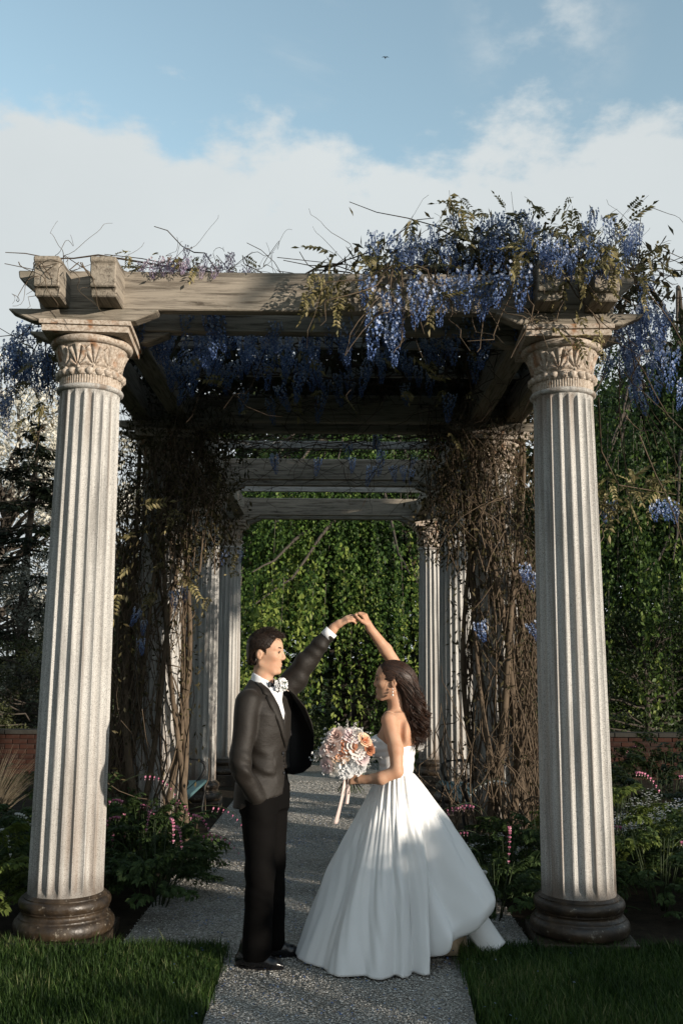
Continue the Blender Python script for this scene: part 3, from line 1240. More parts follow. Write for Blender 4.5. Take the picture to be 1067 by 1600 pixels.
F = Field((-.22, -.26, .03), (.24, .26, 1.06), .008)
F.apply((-.2, -.22, .80), (.2, .22, 1.02), loft_fn([(.80, 0, 0, .112, .160), (.92, 0, 0, .112, .160), (1.02, 0, 0, .098, .140)], GYAW), .03)
F.chain([(-.030, -.085, .86), (-.010, -.10, .50), (-.022, -.088, .085)], [.100, .078, .079], .03)
F.cone((-.035, -.150, .875), (-.008, -.130, .765), .050, .050, .03)
F.chain([(.030, .085, .86), (.040, .10, .50), (.045, .115, .085)], [.098, .074, .074], .03)
F.apply((-.3, -.3, 0), (.3, .3, 1.1), lambda X, Y, Z: -(F.a[F.sl(np.array((-.3, -.3, 0)) - .03 - .002, np.array((.3, .3, 1.1)) + .03 + .002)[0]] + wr(X, Y, Z, .0035, 38) * np.clip((.75 - Z) * 4, .25, 1)), .001, 'cut')
F.apply((-.3, -.3, -.1), (.3, .3, .0), lambda X, Y, Z: Z - .045 - .03 * (X < -.02), .004, 'cut')
ob('trousers', F.mesh('trousers'), TROUSER, groom)


def shoe(c, yaw):
    F = Field((-.20, -.12, -.01), (.22, .12, .16), .004)
    R = rotz(yaw)
    q = lambda *p: R @ np.array(p)
    F.cone(q(-.085, 0, .036), q(-.02, 0, .036), .036, .040, .02)
    F.cone(q(-.02, 0, .034), q(.095, .004, .024), .040, .031, .02)
    F.cone(q(.095, .004, .024), q(.135, .008, .017), .029, .015, .02)
    F.cone(q(-.07, 0, .06), q(-.055, 0, .12), .035, .036, .02)
    F.cone(q(-.03, 0, .08), q(.05, 0, .045), .032, .030, .02)
    F.apply((-.3, -.3, -.1), (.3, .3, 0), lambda X, Y, Z: Z - .006, .002, 'cut')
    up_ = ob('shoe', F.mesh('shoe'), SHOE, groom, c)
    S = Acc()
    a = np.linspace(0, 2 * pi, 28, endpoint=False)
    ou = np.stack([.012 + .138 * np.cos(a), (.040 - .010 * np.cos(a)) * np.sin(a) + .004, np.zeros(28)], -1) @ R.T
    v = np.concatenate([ou + (0, 0, .001), ou + (0, 0, .010), [[0, 0, .001], [0, 0, .010]]])
    j = np.arange(28)
    k = (j + 1) % 28
    S.add(v, np.stack([j, k, 28 + k, 28 + j], -1), np.concatenate([np.stack([k, j, np.full(28, 56)], -1), np.stack([28 + j, 28 + k, np.full(28, 57)], -1)]))
    ob('sole', S.mesh('sole', False), SHOE, up_)


shoe((-.022, -.088, .002), radians(-14))
shoe((.060, .118, .002), radians(4))

# shirt, collar, cuffs
JST = [(.78, -.004, 0, .148, .198), (.90, -.004, 0, .142, .192), (1.02, 0, 0, .127, .172), (1.10, 0, 0, .121, .165), (1.22, .004, 0, .128, .172),
       (1.32, .002, 0, .126, .182), (1.39, -.010, 0, .105, .178), (1.44, -.022, 0, .088, .146), (1.475, -.030, 0, .072, .098), (1.50, -.032, 0, .064, .075)]


def shrink(st, k, z0=None, z1=None):
    q = [(z, x, y, a - k, b - k) for z, x, y, a, b in st]
    return [s_ for s_ in q if (z0 is None or s_[0] >= z0) and (z1 is None or s_[0] <= z1)]


F = Field((-.24, -.26, .95), (.24, .26, 1.56), .0065)
F.apply((-.24, -.26, .98), (.24, .26, 1.50), loft_fn(shrink(JST, .020, 1.0), GYAW), .004)
F.cone((-.030, -.003, 1.44), (-.024, 0, 1.508), .071, .065, .01)
F.ell(rotz(GYAW) @ np.array((.018, 0, 1.425)), (.072, .085, .060), .015, R=rotz(GYAW))
F.apply((-.1, -.1, 1.50), (.1, .1, 1.6), lambda X, Y, Z: -(Z - 1.512 + .55 * (X + .02)), .003, 'cut')
shirt = ob('shirt', F.mesh('shirt'), SHIRT, groom)
for sgn in (-1, 1):      # collar leaves
    y0 = sgn
    R = rotz(GYAW)
    P = np.array([[(-.03, y0 * .068, 1.520), (.022, y0 * .050, 1.500), (.050, y0 * .012, 1.476)],
                  [(-.03, y0 * .080, 1.490), (.036, y0 * .062, 1.462), (.064, y0 * .040, 1.438)]]) @ R.T
    thicken(ob('collar', grid_mesh('collar', P), SHIRT, shirt), .005)

# waistcoat with its V
def in_body(X, Y):
    cb, sb = cos(GYAW), sin(GYAW)
    return X * cb + Y * sb, -X * sb + Y * cb


F = Field((-.24, -.26, .93), (.24, .26, 1.50), .0065)
F.apply((-.24, -.26, .95), (.24, .26, 1.48), loft_fn(shrink(JST, .013, .95), GYAW), .004)


def vest_v(X, Y, Z):
    x, y = in_body(X, Y)
    return -np.minimum(x - .0, (Z - 1.235) * .30 - np.abs(y + .004))


F.apply((-.3, -.3, 1.2), (.3, .3, 1.55), vest_v, .004, 'cut')
F.apply((-.3, -.3, 1.40), (.3, .3, 1.55), lambda X, Y, Z: 1.43 - Z, .004, 'cut')
F.apply((-.3, -.3, .9), (.3, .3, 1.0), lambda X, Y, Z: Z - .985, .004, 'cut')
vest = ob('waistcoat', F.mesh('waistcoat'), WOOL, groom)
for z in (1.20, 1.145, 1.09, 1.035):
    p = rotz(GYAW) @ np.array((np.interp(z, [q[0] for q in JST], [q[3] + q[1] for q in JST]) - .011, .004, z))
    ob('button', ellipsoid_mesh('button', p, (.006, .006, .006), None, 10, 6), BLACK_SATIN, vest)

# jacket: right half closed over the front, left half swung open by the raised arm
F = Field((-.27, -.36, .76), (.50, .34, 1.84), .006)
jl = loft_fn(JST, GYAW)
F.apply((-.24, -.26, .78), (.24, .26, 1.50), jl, .004)


def yr(Z):      # right front edge in the body frame
    return np.interp(Z, [.78, .90, 1.00, 1.12, 1.30, 1.48], [-.075, -.030, .004, .006, -.036, -.078])


s_, (X_, Y_, Z_) = F.sl((-.27, -.36, .76), (.50, .34, 1.84))
x_, y_ = in_body(X_, Y_)
d_open = np.minimum.reduce([x_ - .02, y_ - yr(Z_), .172 - y_, 1.52 - Z_])          # >0 inside the opening
neck = np.where(Z_ > 1.45, .056 - np.sqrt((X_ + .030) ** 2 + Y_ ** 2), -1)
hem_ = (.815 + .42 * np.clip(x_ + .03, 0, .3) + .25 * np.clip(y_ + .06, 0, .1) * (x_ > 0)) - Z_
F.a[s_] = np.maximum.reduce([F.a[s_], d_open.astype(np.float32), neck.astype(np.float32), hem_.astype(np.float32)])
F.chain([(-.092, -.148, 1.385), (-.118, -.225, 1.095), (-.108, -.228, 1.02), (-.035, -.168, .885)], [.068, .056, .054, .046], .018)
F.chain([(.050, .115, 1.390), (.150, .125, 1.50), (.215, .115, 1.60), (.338, .102, 1.752)], [.080, .068, .058, .042], .03)
sl_cut = ((X_ - .338) * .56 + (Y_ - .102) * -.03 + (Z_ - 1.752) * .70) - .012
F.a[s_] = np.maximum(F.a[s_], np.where(Z_ > 1.6, sl_cut, -1).astype(np.float32))
wrk = (.0050 * np.sin(70 * Z_ + 40 * X_ + 2 * np.sin(25 * Y_)) * np.exp(-((Z_ - 1.035) / .075) ** 2) * (x_ * 0 + (Y_ < -.13))
       + .0035 * np.sin(48 * Z_ - 35 * y_ + 1.5 * np.sin(20 * Z_)) * np.exp(-((Z_ - 1.07) / .09) ** 2)
       + .0030 * np.sin(60 * (X_ + .6 * Z_) + 2 * np.sin(30 * Z_)) * np.clip((Z_ - 1.42) * 6, 0, 1)
       + .0022 * np.sin(23 * Z_ + 31 * X_ + 13 * Y_))
F.a[s_] += wrk.astype(np.float32)
jacket = ob('jacket', F.mesh('jacket'), WOOL, groom)
# lapel on the right front: a thin plate lying on the jacket
lap_poly = [(1.485, -.080, -.092), (1.45, -.066, -.108), (1.425, -.062, -.118), (1.418, -.061, -.100), (1.405, -.058, -.116), (1.36, -.049, -.112), (1.28, -.032, -.082), (1.20, -.013, -.046), (1.125, .006, .002)]
LP = np.array(lap_poly)
R = rotz(GYAW)
rows_ = []
for z, yi, yo in lap_poly:
    row = []
    for t in np.linspace(0, 1, 5):
        y = yi + (yo - yi) * t + .002
        a = np.interp(z, [q[0] for q in JST], [q[3] for q in JST])
        b = np.interp(z, [q[0] for q in JST], [q[4] for q in JST])
        cx = np.interp(z, [q[0] for q in JST], [q[1] for q in JST])
        x = cx + a * max(1 - abs(y / b) ** 2.3, 0.01) ** (1 / 2.3) + .006 + .006 * sin(pi * t)
        row.append(R @ np.array((x, y, z)))
    rows_.append(row)
thicken(ob('lapel', grid_mesh('lapel', np.array(rows_)), WOOL, jacket), .005, 0)
for z in (1.105, 1.0):
    a = np.interp(z, [q[0] for q in JST], [q[3] + q[1] for q in JST])
    ob('button', ellipsoid_mesh('button', R @ np.array((a + .003, -.012, z)), (.005, .009, .009), R, 12, 6), BLACK_SATIN, jacket)
# pocket welt and centre seam on the right front
P = np.array([[R @ np.array((.086 - .06 * t, -.098 - .06 * t, .985 + dz + .008 * t)) for t in np.linspace(0, 1, 6)] for dz in (.0, .026)])
# left front panel hanging open: outline from the shoulder down its free edge
edge = np.array([(.090, -.040, 1.475), (.150, .015, 1.425), (.215, .055, 1.345), (.252, .070, 1.260), (.266, .075, 1.180), (.262, .075, 1.085), (.250, .075, 1.020), (.205, .085, .985), (.150, .095, .972)])
inner = np.array([(.055, .055, 1.470), (.080, .110, 1.42), (.085, .130, 1.345), (.085, .140, 1.260), (.085, .145, 1.180), (.085, .148, 1.085), (.085, .148, 1.020), (.080, .148, .985), (.075, .148, .972)])
rows_ = []
for e0, i0 in zip(edge, inner):
    row = []
    for t in np.linspace(0, 1, 9):
        p = i0 + (e0 - i0) * t
        row.append(p + np.array((0, .045 * sin(pi * t) + .008 * sin(5 * t + 9 * e0[2]), 0)))
    rows_.append(row)
PG = np.array(rows_)
fp = ob('jacket_front', grid_mesh('jacket_front', PG + np.array((0, .006, 0))), WOOL, jacket)
thicken(fp, .004, 0)
ln = ob('lining', grid_mesh('lining', PG * 1.0 + np.array((0, -.002, 0))), LINING, jacket)
# turned lapel along the free edge
LPp = []
for k_ in range(0, 5):
    e0 = PG[k_, -1]
    i0 = PG[k_, -4] if k_ < 4 else PG[k_, -2]
    w = [1.0, .95, .70, .45, .15][k_]
    LPp.append([e0 + (i0 - e0) * t * w + np.array((.004, -.010 - .006 * sin(pi * t), 0)) for t in np.linspace(0, 1, 5)])
thicken(ob('lapel', grid_mesh('lapel', np.array(LPp)), WOOL, jacket), .004, 0)
# cuffs
A = Acc()
c0, c1 = np.array((.330, .102, 1.742)), np.array((.362, .1005, 1.778))
A.tube([c0, c0 * .5 + c1 * .5, c1], [.0395, .0385, .0375], 24, cap=False)
thicken(ob('cuff', A.mesh('cuff'), SHIRT, shirt), .003, 0)
A = Acc()
A.tube([(-.042, -.172, .895), (-.032, -.166, .872)], [.038, .036], 20, cap=False)
thicken(ob('cuff', A.mesh('cuff'), SHIRT, shirt), .003, 0)
# bow tie: two wings and a knot
A = Acc()
for sgn in (-1, 1):
    prof = []
    for t in np.linspace(0, 1, 8):
        hgt = .010 + .020 * t ** .8
        dep = .007 * (1 - .5 * t)
        row = [(.0, sgn * (.006 + .052 * t), hgt * cos(a), dep * sin(a)) for a in np.linspace(0, 2 * pi, 13)[:-1]]
        prof.append([(.071 - .020 * t + r[3], r[1], 1.462 + r[2]) for r in row])
    PGr = np.array(prof) @ R.T
    m, n = PGr.shape[:2]
    i = np.arange(m - 1)[:, None] * n
    j = np.arange(n)[None]
    k = (j + 1) % n
    A.add(PGr.reshape(-1, 3), np.stack([i + j, i + k, i + n + k, i + n + j], -1).reshape(-1, 4))
    A.add(np.concatenate([PGr[-1], [PGr[-1].mean(0)]]), None, np.stack([np.arange(n), (np.arange(n) + 1) % n, np.full(n, n)], -1))
bt = ob('bow_tie', A.mesh('bow_tie'), BLACK_SATIN, groom)
ob('knot', ellipsoid_mesh('knot', R @ np.array((.074, 0, 1.462)), (.010, .010, .013), R), BLACK_SATIN, bt)

# ================================================================== the bride
B0 = np.array((0.36, 5.50, 0.0))
BYAW = pi - radians(24)
BH = pi - radians(7)
bride = thing('person', 'person in strapless white gown with long wavy dark hair, holding the bouquet', 'person', tuple(B0))
F = Field((-.36, -.32, -.01), (.26, .30, 1.95), .0054)
bT, bR = head(F, (-.026, 0, 1.522), BH, .93, True, radians(3))
F.cone((.002, 0, 1.30), (-.010, 0, 1.44), .047, .044, .02)
BST = [(.90, .0, 0, .086, .108), (.97, .0, 0, .080, .104), (1.06, .0, 0, .088, .120), (1.15, .004, 0, .100, .135), (1.22, -.004, 0, .090, .140), (1.285, -.012, 0, .065, .135), (1.325, -.012, 0, .045, .085)]
F.apply((-.2, -.2, .85), (.2, .2, 1.33), loft_fn(BST, BYAW, 2.1), .025)
Rb = rotz(BYAW)
for sgn in (-1, 1):
    F.ell(Rb @ np.array((.085, sgn * .062, 1.135)), (.055, .058, .060), .03)          # bust
    F.ell(Rb @ np.array((-.080, sgn * .070, 1.215)), (.025, .050, .060), .03)         # shoulder blade
    F.cone(Rb @ np.array((.020, sgn * .02, 1.315)), Rb @ np.array((.005, sgn * .125, 1.315)), .016, .020, .02)
# left arm (near) bent to hold the bouquet
sh = Rb @ np.array((-.012, .150, 1.285))
F.chain([sh, (-.015, -.195, 1.135), (-.012, -.215, 1.022)], [.044, .039, .034], .02)
F.chain([(-.012, -.215, 1.020), (-.095, -.210, .985), (-.185, -.165, .972)], [.034, .033, .023], .015)
hand(F, (-.185, -.165, .972), (-.95, .25, .02), (-.25, -.95, .05), 1, (.85, .9, .95, 1.0), s=.86, thumb_out=.4)
# right arm (far) raised
sh2 = Rb @ np.array((-.005, -.140, 1.295))
F.chain([sh2, (.040, .165, 1.40), (.032, .135, 1.545)], [.047, .043, .037], .02)
F.chain([(.032, .135, 1.545), (-.055, .10, 1.675), (-.150, .060, 1.800)], [.038, .036, .0235], .015)
hand(F, (-.150, .060, 1.800), (-.42, -.06, 1.0), (.80, -.50, .30), -1, (.75, .85, .95, 1.05), s=.88, thumb_out=.3)
# hips and legs under the skirt
F.chain([(.0, -.04, .86), (.0, -.06, .45), (.02, -.07, .08)], [.058, .050, .038], .02)
F.chain([(.0, .04, .86), (-.02, .065, .45), (-.01, .07, .08)], [.058, .050, .038], .02)
F.cone((.02, -.07, .05), (-.12, -.075, .03), .030, .022, .02)
F.cone((-.01, .07, .05), (-.15, .075, .03), .030, .022, .02)
ob('body', F.mesh('body'), SKIN_B, bride)
face_bits(bride, bT, bR, .93, LIP_B, HAIR_B, True)
# earring: three drops
A = Acc()
e0 = bT((-.016, .086, -.072))
for k_, (dz, r) in enumerate(((0, .004), (-.017, .0045), (-.034, .006))):
    me_ = ellipsoid_mesh('drop', e0 + np.array((0, 0, dz)), (r, r, r * 1.2), None, 10, 8)
    if k_ == 0:
        er = ob('earring', me_, flat('pearl', (.75, .68, .62), .15, .6), bride)
    else:
        ob('pearl', me_, er.data.materials[0], er)

# hair: skull cap with a side sweep, then long wavy locks down the back
F = Field((-.18, -.16, 1.10), (.22, .16, 1.66), .004)
F.ell(bT((-.012, 0, .010)), np.array((.103, .080, .090)) * .95, .01, R=bR)
F.ell(bT((-.060, 0, .000)), np.array((.072, .076, .082)) * .95, .02, R=bR)
F.cone((.060, 0, 1.50), (.095, -.01, 1.33), .062, .056, .03)
F.cone((.095, -.01, 1.33), (.112, -.02, 1.24), .05, .028, .03)


def bline(X, Y, Z):
    P = ((np.stack([X, Y, Z], -1) - bT((0, 0, 0))) @ bR) / .93
    x, y, z = P[..., 0], np.abs(P[..., 1]), P[..., 2]
    face = np.minimum(x - (.040 + .55 * np.clip(z - .0, 0, .06)), .062 - z)
    lower = np.minimum(x - .0, -.055 - z)
    ear = np.where(y > .055, .027 - np.sqrt((x + .018) ** 2 + ((z + .046) * .9) ** 2), -1)
    return -np.maximum.reduce([face, lower, ear])


F.apply((-.2, -.2, 1.1), (.2, .2, 1.7), bline, .006, 'cut')
hme = F.mesh('hair')
hv = np.empty(len(hme.vertices) * 3, np.float32)
hme.vertices.foreach_get('co', hv)
hv = hv.reshape(-1, 3)
va = 0.05 + 0.2 * np.abs(np.sin(hv[:, 2] * 120 + hv[:, 0] * 60 + np.sin(hv[:, 1] * 70) * 2))
hme.attributes.new('var', 'FLOAT', 'POINT').data.foreach_set('value', va.astype(np.float32))
bhair = ob('hair', hme, HAIR_B, bride)
A = Acc()
r2 = np.random.default_rng(5)
nrm_ = np.empty(len(hme.vertices) * 3, np.float32)
hme.vertices.foreach_get('normal', nrm_)
nrm_ = nrm_.reshape(-1, 3)
pick = r2.choice(len(hv), 2600, replace=False)
for i in pick:
    p = hv[i].astype(float)
    L_ = ((p - bT((0, 0, 0))) @ bR) / .93
    L = r2.uniform(.05, .10)
    q, nn = p.copy(), nrm_[i].astype(float)
    pts = [p - nn * .001]
    fl0 = bR @ np.array((-1.0 if L_[2] > -.02 else -.25, .18 * np.sign(L_[1]) * (L_[0] > .02), -.25 if L_[2] > -.02 else -1.0)) + r2.normal(0, .10, 3)
    for k_ in range(4):
        fl = fl0 - nn * np.dot(fl0, nn)
        fl /= np.linalg.norm(fl) + 1e-6
        q = q + fl * L / 4
        j_ = np.argmin(((hv[::7] - q) ** 2).sum(1)) * 7
        nn = nrm_[j_].astype(float)
        q = q * .35 + (hv[j_].astype(float) + fl * .0) * .65 if np.linalg.norm(hv[j_] - q) < .02 else q
        pts.append(q + nn * .0016)
    A.tube(pts, np.array([.0006, .0014, .0015, .0013, .0005]) * r2.uniform(.7, 1.3), 4, r2.uniform(0, .8) ** 1.6, cap=False)
# side locks swept from the temple back over the ear
for i in range(200):
    y = -1
    z0 = r2.uniform(-.02, .055)
    p0 = bT((.052 - .2 * abs(z0 - .03), -y * .064, z0))
    p1 = bT((.000, -y * .090, z0 - .010))
    p2 = bT((-.055, -y * .086, r2.uniform(-.02, .03)))
    p3 = bT((-.105, -y * r2.uniform(.02, .06), r2.uniform(-.06, .02)))
    pts = []
    for t in np.linspace(0, 1, 12):
        b = [(1 - t) ** 3, 3 * t * (1 - t) ** 2, 3 * t * t * (1 - t), t ** 3]
        pts.append(sum(k_ * np.array(q) for k_, q in zip(b, (p0, p1, p2, p3))) + r2.normal(0, .001, 3))
    A.tube(pts, .0014 * r2.uniform(.6, 1.3), 4, r2.uniform(0, .8) ** 1.4, cap=False)
# long curls
for g_ in range(58):
    a = r2.uniform(-1.5, 1.5)
    st_ = bT((-.075 + .04 * cos(a) - .03 * abs(a) / 1.5 + .06 * (abs(a) > 1.1), .075 * sin(a), r2.uniform(-.06, .03)))
    L = r2.uniform(.23, .36)
    ex = np.array((r2.uniform(.050, .172), r2.uniform(-.090, .05), st_[2] - L))
    bulge, ph, amp0, tone = r2.uniform(.5, 1.3), r2.uniform(0, 6.28), r2.uniform(.012, .030), r2.uniform(0, .6) ** 1.3
    for i in range(15):
        n = 17
        t = np.linspace(0, 1, n)
        o_ = r2.normal(0, 1, 3) * (.0075, .0075, .010)
        base = st_[None] + o_[None] + (ex - st_)[None] * np.stack([t ** .75, t, t], -1)
        base[:, 0] += .040 * np.sin(pi * t) * bulge
        amp = (.003 + amp0 * t ** 1.4) * r2.uniform(.8, 1.2)
        w = 2 * pi * (1.3 + 1.2 * t) * t * 1.25 + ph + r2.normal(0, .22)
        base[:, 0] += amp * np.cos(w)
        base[:, 1] += amp * np.sin(w) * .8
        rr = .0019 * np.sqrt(np.clip(1.02 - t, 0, 1)) * r2.uniform(.6, 1.35) + .0004
        A.tube(base, rr, 3, np.clip(tone + r2.normal(.05, .12), 0, 1), cap=False)
for i in range(60):      # flyaways
    a = r2.uniform(-1.4, 1.4)
    p0 = bT((-.10 * cos(a) + .02, .085 * sin(a), r2.uniform(-.05, .085)))
    p1 = p0 + np.array((r2.uniform(.0, .06), r2.normal(0, .02), -r2.uniform(.02, .16)))
    A.tube(wiggle(p0, p1, 8, .012, r2), np.linspace(.0007, .0003, 8), 3, .7, cap=False)
lk = ob('hair_locks', A.mesh('hair_locks'), HAIR_B, bhair)
lk['kind'] = 'stuff'


# gown
def satin_mat():
    m = Mat('ivory_satin', 0.36, 0.45)
    m.color(m.mix(m.noise(5, 3), (0.82, 0.815, 0.80), (0.86, 0.86, 0.85)))
    m.b.inputs['Sheen Weight'].default_value = 0.2
    m.b.inputs['Sheen Roughness'].default_value = 0.3
    m.bump(m.noise(7, 4, 0.5, m.mapped((1, 1, .5))), 0.28, 0.012)
    return m.m


SATIN = satin_mat()
TAN_SHADE = flat('tan_gap_shade', (0.42, 0.33, 0.23), 0.8, 0.1, bump=(14, .5, .01))  # tone of the shadowy gap under the bubble hem
F = Field((-.22, -.20, .92), (.20, .20, 1.24), .004)
bd = [(z, x, y, a + .007, b + .006) for z, x, y, a, b in BST if z < 1.25]
F.apply((-.2, -.2, .94), (.2, .2, 1.23), loft_fn(bd, BYAW, 2.1), .006)
for sgn in (-1, 1):
    F.ell(Rb @ np.array((.087, sgn * .062, 1.135)), (.060, .062, .066), .025)


def top_edge(X, Y, Z):
    x = X * cos(BYAW) + Y * sin(BYAW)
    y = -X * sin(BYAW) + Y * cos(BYAW)
    return (1.142 + np.clip(x + .02, 0, .3) * .55 - np.where(x > .05, .05 * np.exp(-(y / .022) ** 2), 0)) - Z


F.apply((-.3, -.3, 1.1), (.3, .3, 1.3), top_edge, .004, 'cut')
s_, (X_, Y_, Z_) = F.sl((-.22, -.20, .92), (.20, .20, 1.24))
F.a[s_] += (.0016 * np.sin(150 * Z_ + 18 * X_ + 3 * np.sin(25 * X_ + 10 * Y_))).astype(np.float32)
bod = ob('bodice', F.mesh('bodice'), SATIN, bride)
A = Acc()      # row of tiny covered buttons beside the seam
for k_ in range(9):
    z = 1.19 - .022 * k_
    me_ = Rb @ np.array((.105 - .002 * k_, .098 - .002 * k_, z))
    A.tube([me_, me_ + Rb @ np.array((.004, .006, 0))], .0034, 6)
ob('bead_trim', A.mesh('bead_trim'), flat('crystal_beads', (.55, .58, .62), .15, .7), bod)


def sm(x, a, b):
    t = np.clip((x - a) / (b - a), 0, 1)
    return t * t * (3 - 2 * t)


nth, nv = 360, 90
TH = np.linspace(-180, 180, nth, endpoint=False)
keyT = [-180, -150, -120, -90, -65, -45, -25, 0, 20, 33, 41, 48, 60, 75, 90, 110, 135, 160, 180]
keyR = [.40, .42, .47, .535, .47, .405, .335, .290, .275, .265, .235, .250, .355, .440, .492, .500, .48, .43, .40]
keyZ = [.20, .10, .03, .012, .010, .010, .010, .010, .010, .010, .020, .060, .105, .185, .245, .30, .31, .27, .20]
keyB = [1, .5, .1, 0, 0, 0, 0, 0, 0, 0.1, .5, .9, 1, 1, 1, 1, 1, 1, 1]
Rh, Zh, Bw = np.interp(TH, keyT, keyR), np.interp(TH, keyT, keyZ), np.interp(TH, keyT, keyB)
ker = np.exp(-np.linspace(-2, 2, 9) ** 2)
ker /= ker.sum()
cs = lambda a: np.convolve(np.r_[a[-4:], a, a[:4]], ker, 'valid')
Rh, Zh, Bw = cs(Rh), cs(Zh), cs(Bw)
thr = np.radians(TH)
f1 = np.cos(8 * thr + .9 + .9 * np.sin(2 * thr + .5)) * .60 + .45 * np.cos(5 * thr + 2.3) + .30 * np.cos(13 * thr + 2.1 + 1.2 * np.sin(3 * thr))
f1 = .45 * f1
VAL = [(44, 66, 9, .55), (76, 80, 8, .35), (-150, -150, 9, .5), (-118, -120, 8, .6), (-88, -92, 10, .35), (-62, -70, 11, .75), (-34, -40, 11, .75), (-12, -10, 8, .95), (10, 16, 9, .85), (31, 31, 8, .35), (60, 66, 9, .8), (84, 86, 8, .5), (112, 112, 10, .6), (145, 145, 10, .6)]
fine = np.cos(27 * thr + 1.5 * np.sin(4 * thr))
notch_ = np.exp(-((TH - 42) / 7.0) ** 2)
ridge_ = np.exp(-((TH - 27) / 8.0) ** 2)
rows_ = []
V = np.linspace(0, 1, nv)
ca, sa = cos(BYAW), sin(BYAW)
for v in V:
    rw = np.where(np.abs(TH) < 999, 1 / np.sqrt((np.sin(thr) / .088) ** 2 + (np.cos(thr) / .112) ** 2), 0)   # waist ellipse
    t = v ** .92
    # main fall to just above the hem, then the bubble turns under
    vm = np.clip(v / .86, 0, 1)
    vb = np.clip((v - .86) / .14, 0, 1)
    r_plain = rw + (Rh - rw) * (.10 * np.sin(pi * v) * .35 + v ** .97)
    z_plain = .985 + (Zh - .985) * v
    zb_top = Zh + .085
    r_b = rw + (Rh - rw) * (vm ** .94 + .05 * np.sin(pi * vm))
    z_b = .985 + (zb_top - .985) * vm
    ang = vb * pi * 1.15
    r_b = r_b - .060 * (1 - np.cos(ang)) * .9
    z_b = z_b - .085 * np.sin(np.minimum(ang, pi / 2)) + .04 * np.clip(vb - .5, 0, 1) * 2
    r = r_plain * (1 - Bw) + r_b * Bw
    z = z_plain * (1 - Bw) + z_b * Bw
    A_ = .007 + .056 * sm(v, .03, .65) * (1 - .35 * Bw)
    for t0, t1, w_, am in VAL:
        c_ = t0 + (t1 - t0) * v
        dd = (TH - c_ + 180) % 360 - 180
        r = r - am * (.012 + .062 * sm(v, .02, .7)) * np.exp(-(dd / (w_ * (1.15 - .3 * v))) ** 2) * (1 - .45 * Bw * sm(v, .6, 1))
        r = r + am * (.004 + .026 * sm(v, .02, .7)) * (np.exp(-((dd - 2.1 * w_) / (1.1 * w_)) ** 2) + np.exp(-((dd + 2.1 * w_) / (1.1 * w_)) ** 2))
    r = r + A_ * f1 + .006 * fine * np.exp(-((v - .06) / .12) ** 2)
    r = r - .125 * notch_ * sm(v, .35, .95) + .055 * ridge_ * sm(v, .40, 1.0) + .03 * np.exp(-((TH - 56) / 7.0) ** 2) * sm(v, .5, .9)
    r = r + .0035 * np.sin(21 * thr + 9 * v + 2 * np.sin(5 * thr)) * np.sin(7 * v + 3 * thr) * sm(v, .05, .3) + .0022 * np.sin(47 * thr - 14 * v + 3 * np.sin(4 * thr + 6 * v)) * sm(v, 0, .2)
    r = np.maximum(r, .06)
    # hem lifts a little where it kicks out
    z = z + .012 * f1 * sm(v, .9, 1) * (1 - Bw) + .012 * (1 - Bw) * sm(v, .9, 1) * 0
    sx = .010 * v
    # gentle sideways drift makes the folds twist
    th2 = thr + .10 * np.sin(3 * v + 2 * thr) * v
    rows_.append(np.stack([r * np.sin(th2) + sx, -r * np.cos(th2), np.maximum(z, .006)], -1))
PG = np.array(rows_)
sk = ob('skirt', grid_mesh('skirt', PG, True), SATIN, bride)
thicken(sk, .004, -1)
# tan sheet standing in for the shadowy gap below the lifted side
US = []
for v in np.linspace(0, 1, 12):
    z = .42 - .40 * v
    US.append([(.08 + (.26 + .05 * v) * sin(a) + .012 * sin(9 * a), .12 - (.10 + .03 * v) * cos(a) + .012 * cos(11 * a) * v, z) for a in np.linspace(radians(20), radians(160), 40)])
thicken(ob('hem_gap_shade', grid_mesh('hem_gap_shade', np.array(US)), TAN_SHADE, bride), .003, 0)
# train: a broad band of satin that comes out under the bubble and trails on the lawn
TR = []
for u in np.linspace(0, 1, 26):
    c = np.array((.330, .03, .295)) * (1 - u) + np.array((.560, .115, .020)) * u
    c[2] += .035 * sin(pi * u) * (1 - u)
    half = .105 - .010 * u
    d = np.array((.53, 0, -.85))
    row = []
    for w in np.linspace(-1, 1, 22):
        side = np.array((.62, .62, .40)) if True else 0
        p = c + np.array((.60, .35, .38)) * w * half + np.array((0, -.75, .25)) * (1 - w * w) * .075 * (1 - .35 * u)
        p = p + np.array((0, .020, .0)) * sin(3 * u * pi + w * 2) * .2
        p[2] = max(p[2], .008 + .004 * abs(w))
        row.append(p)
    TR.append(row)
thicken(ob('train', grid_mesh('train', np.array(TR)), SATIN, bride), .004, 0)
# ------------------------------------------------------------------ bouquet
def petal_mat(name, stops, trans=0.25):
    return leafmat(name, stops, 0.55, trans, 0.2)


PETAL = {
    'ivory': petal_mat('ivory_petal', [(0, (.74, .68, .60)), (1, (.80, .78, .74))]),
    'blush': petal_mat('blush_petal', [(0, (.66, .42, .36)), (1, (.78, .64, .58))]),
    'peach': petal_mat('peach_petal', [(0, (.62, .22, .10)), (1, (.78, .55, .38))]),
    'rust': petal_mat('rust_petal', [(0, (.22, .07, .035)), (1, (.46, .20, .11))]),
    'white': petal_mat('white_petal', [(0, (.70, .70, .70)), (1, (.80, .80, .80))]),
    'mauve': petal_mat('mauve_petal', [(0, (.50, .36, .36)), (1, (.66, .55, .54))]),
}
STEM_G = flat('green_flower_stem', (0.035, 0.050, 0.020), 0.6, 0.3, var=(30, .4))


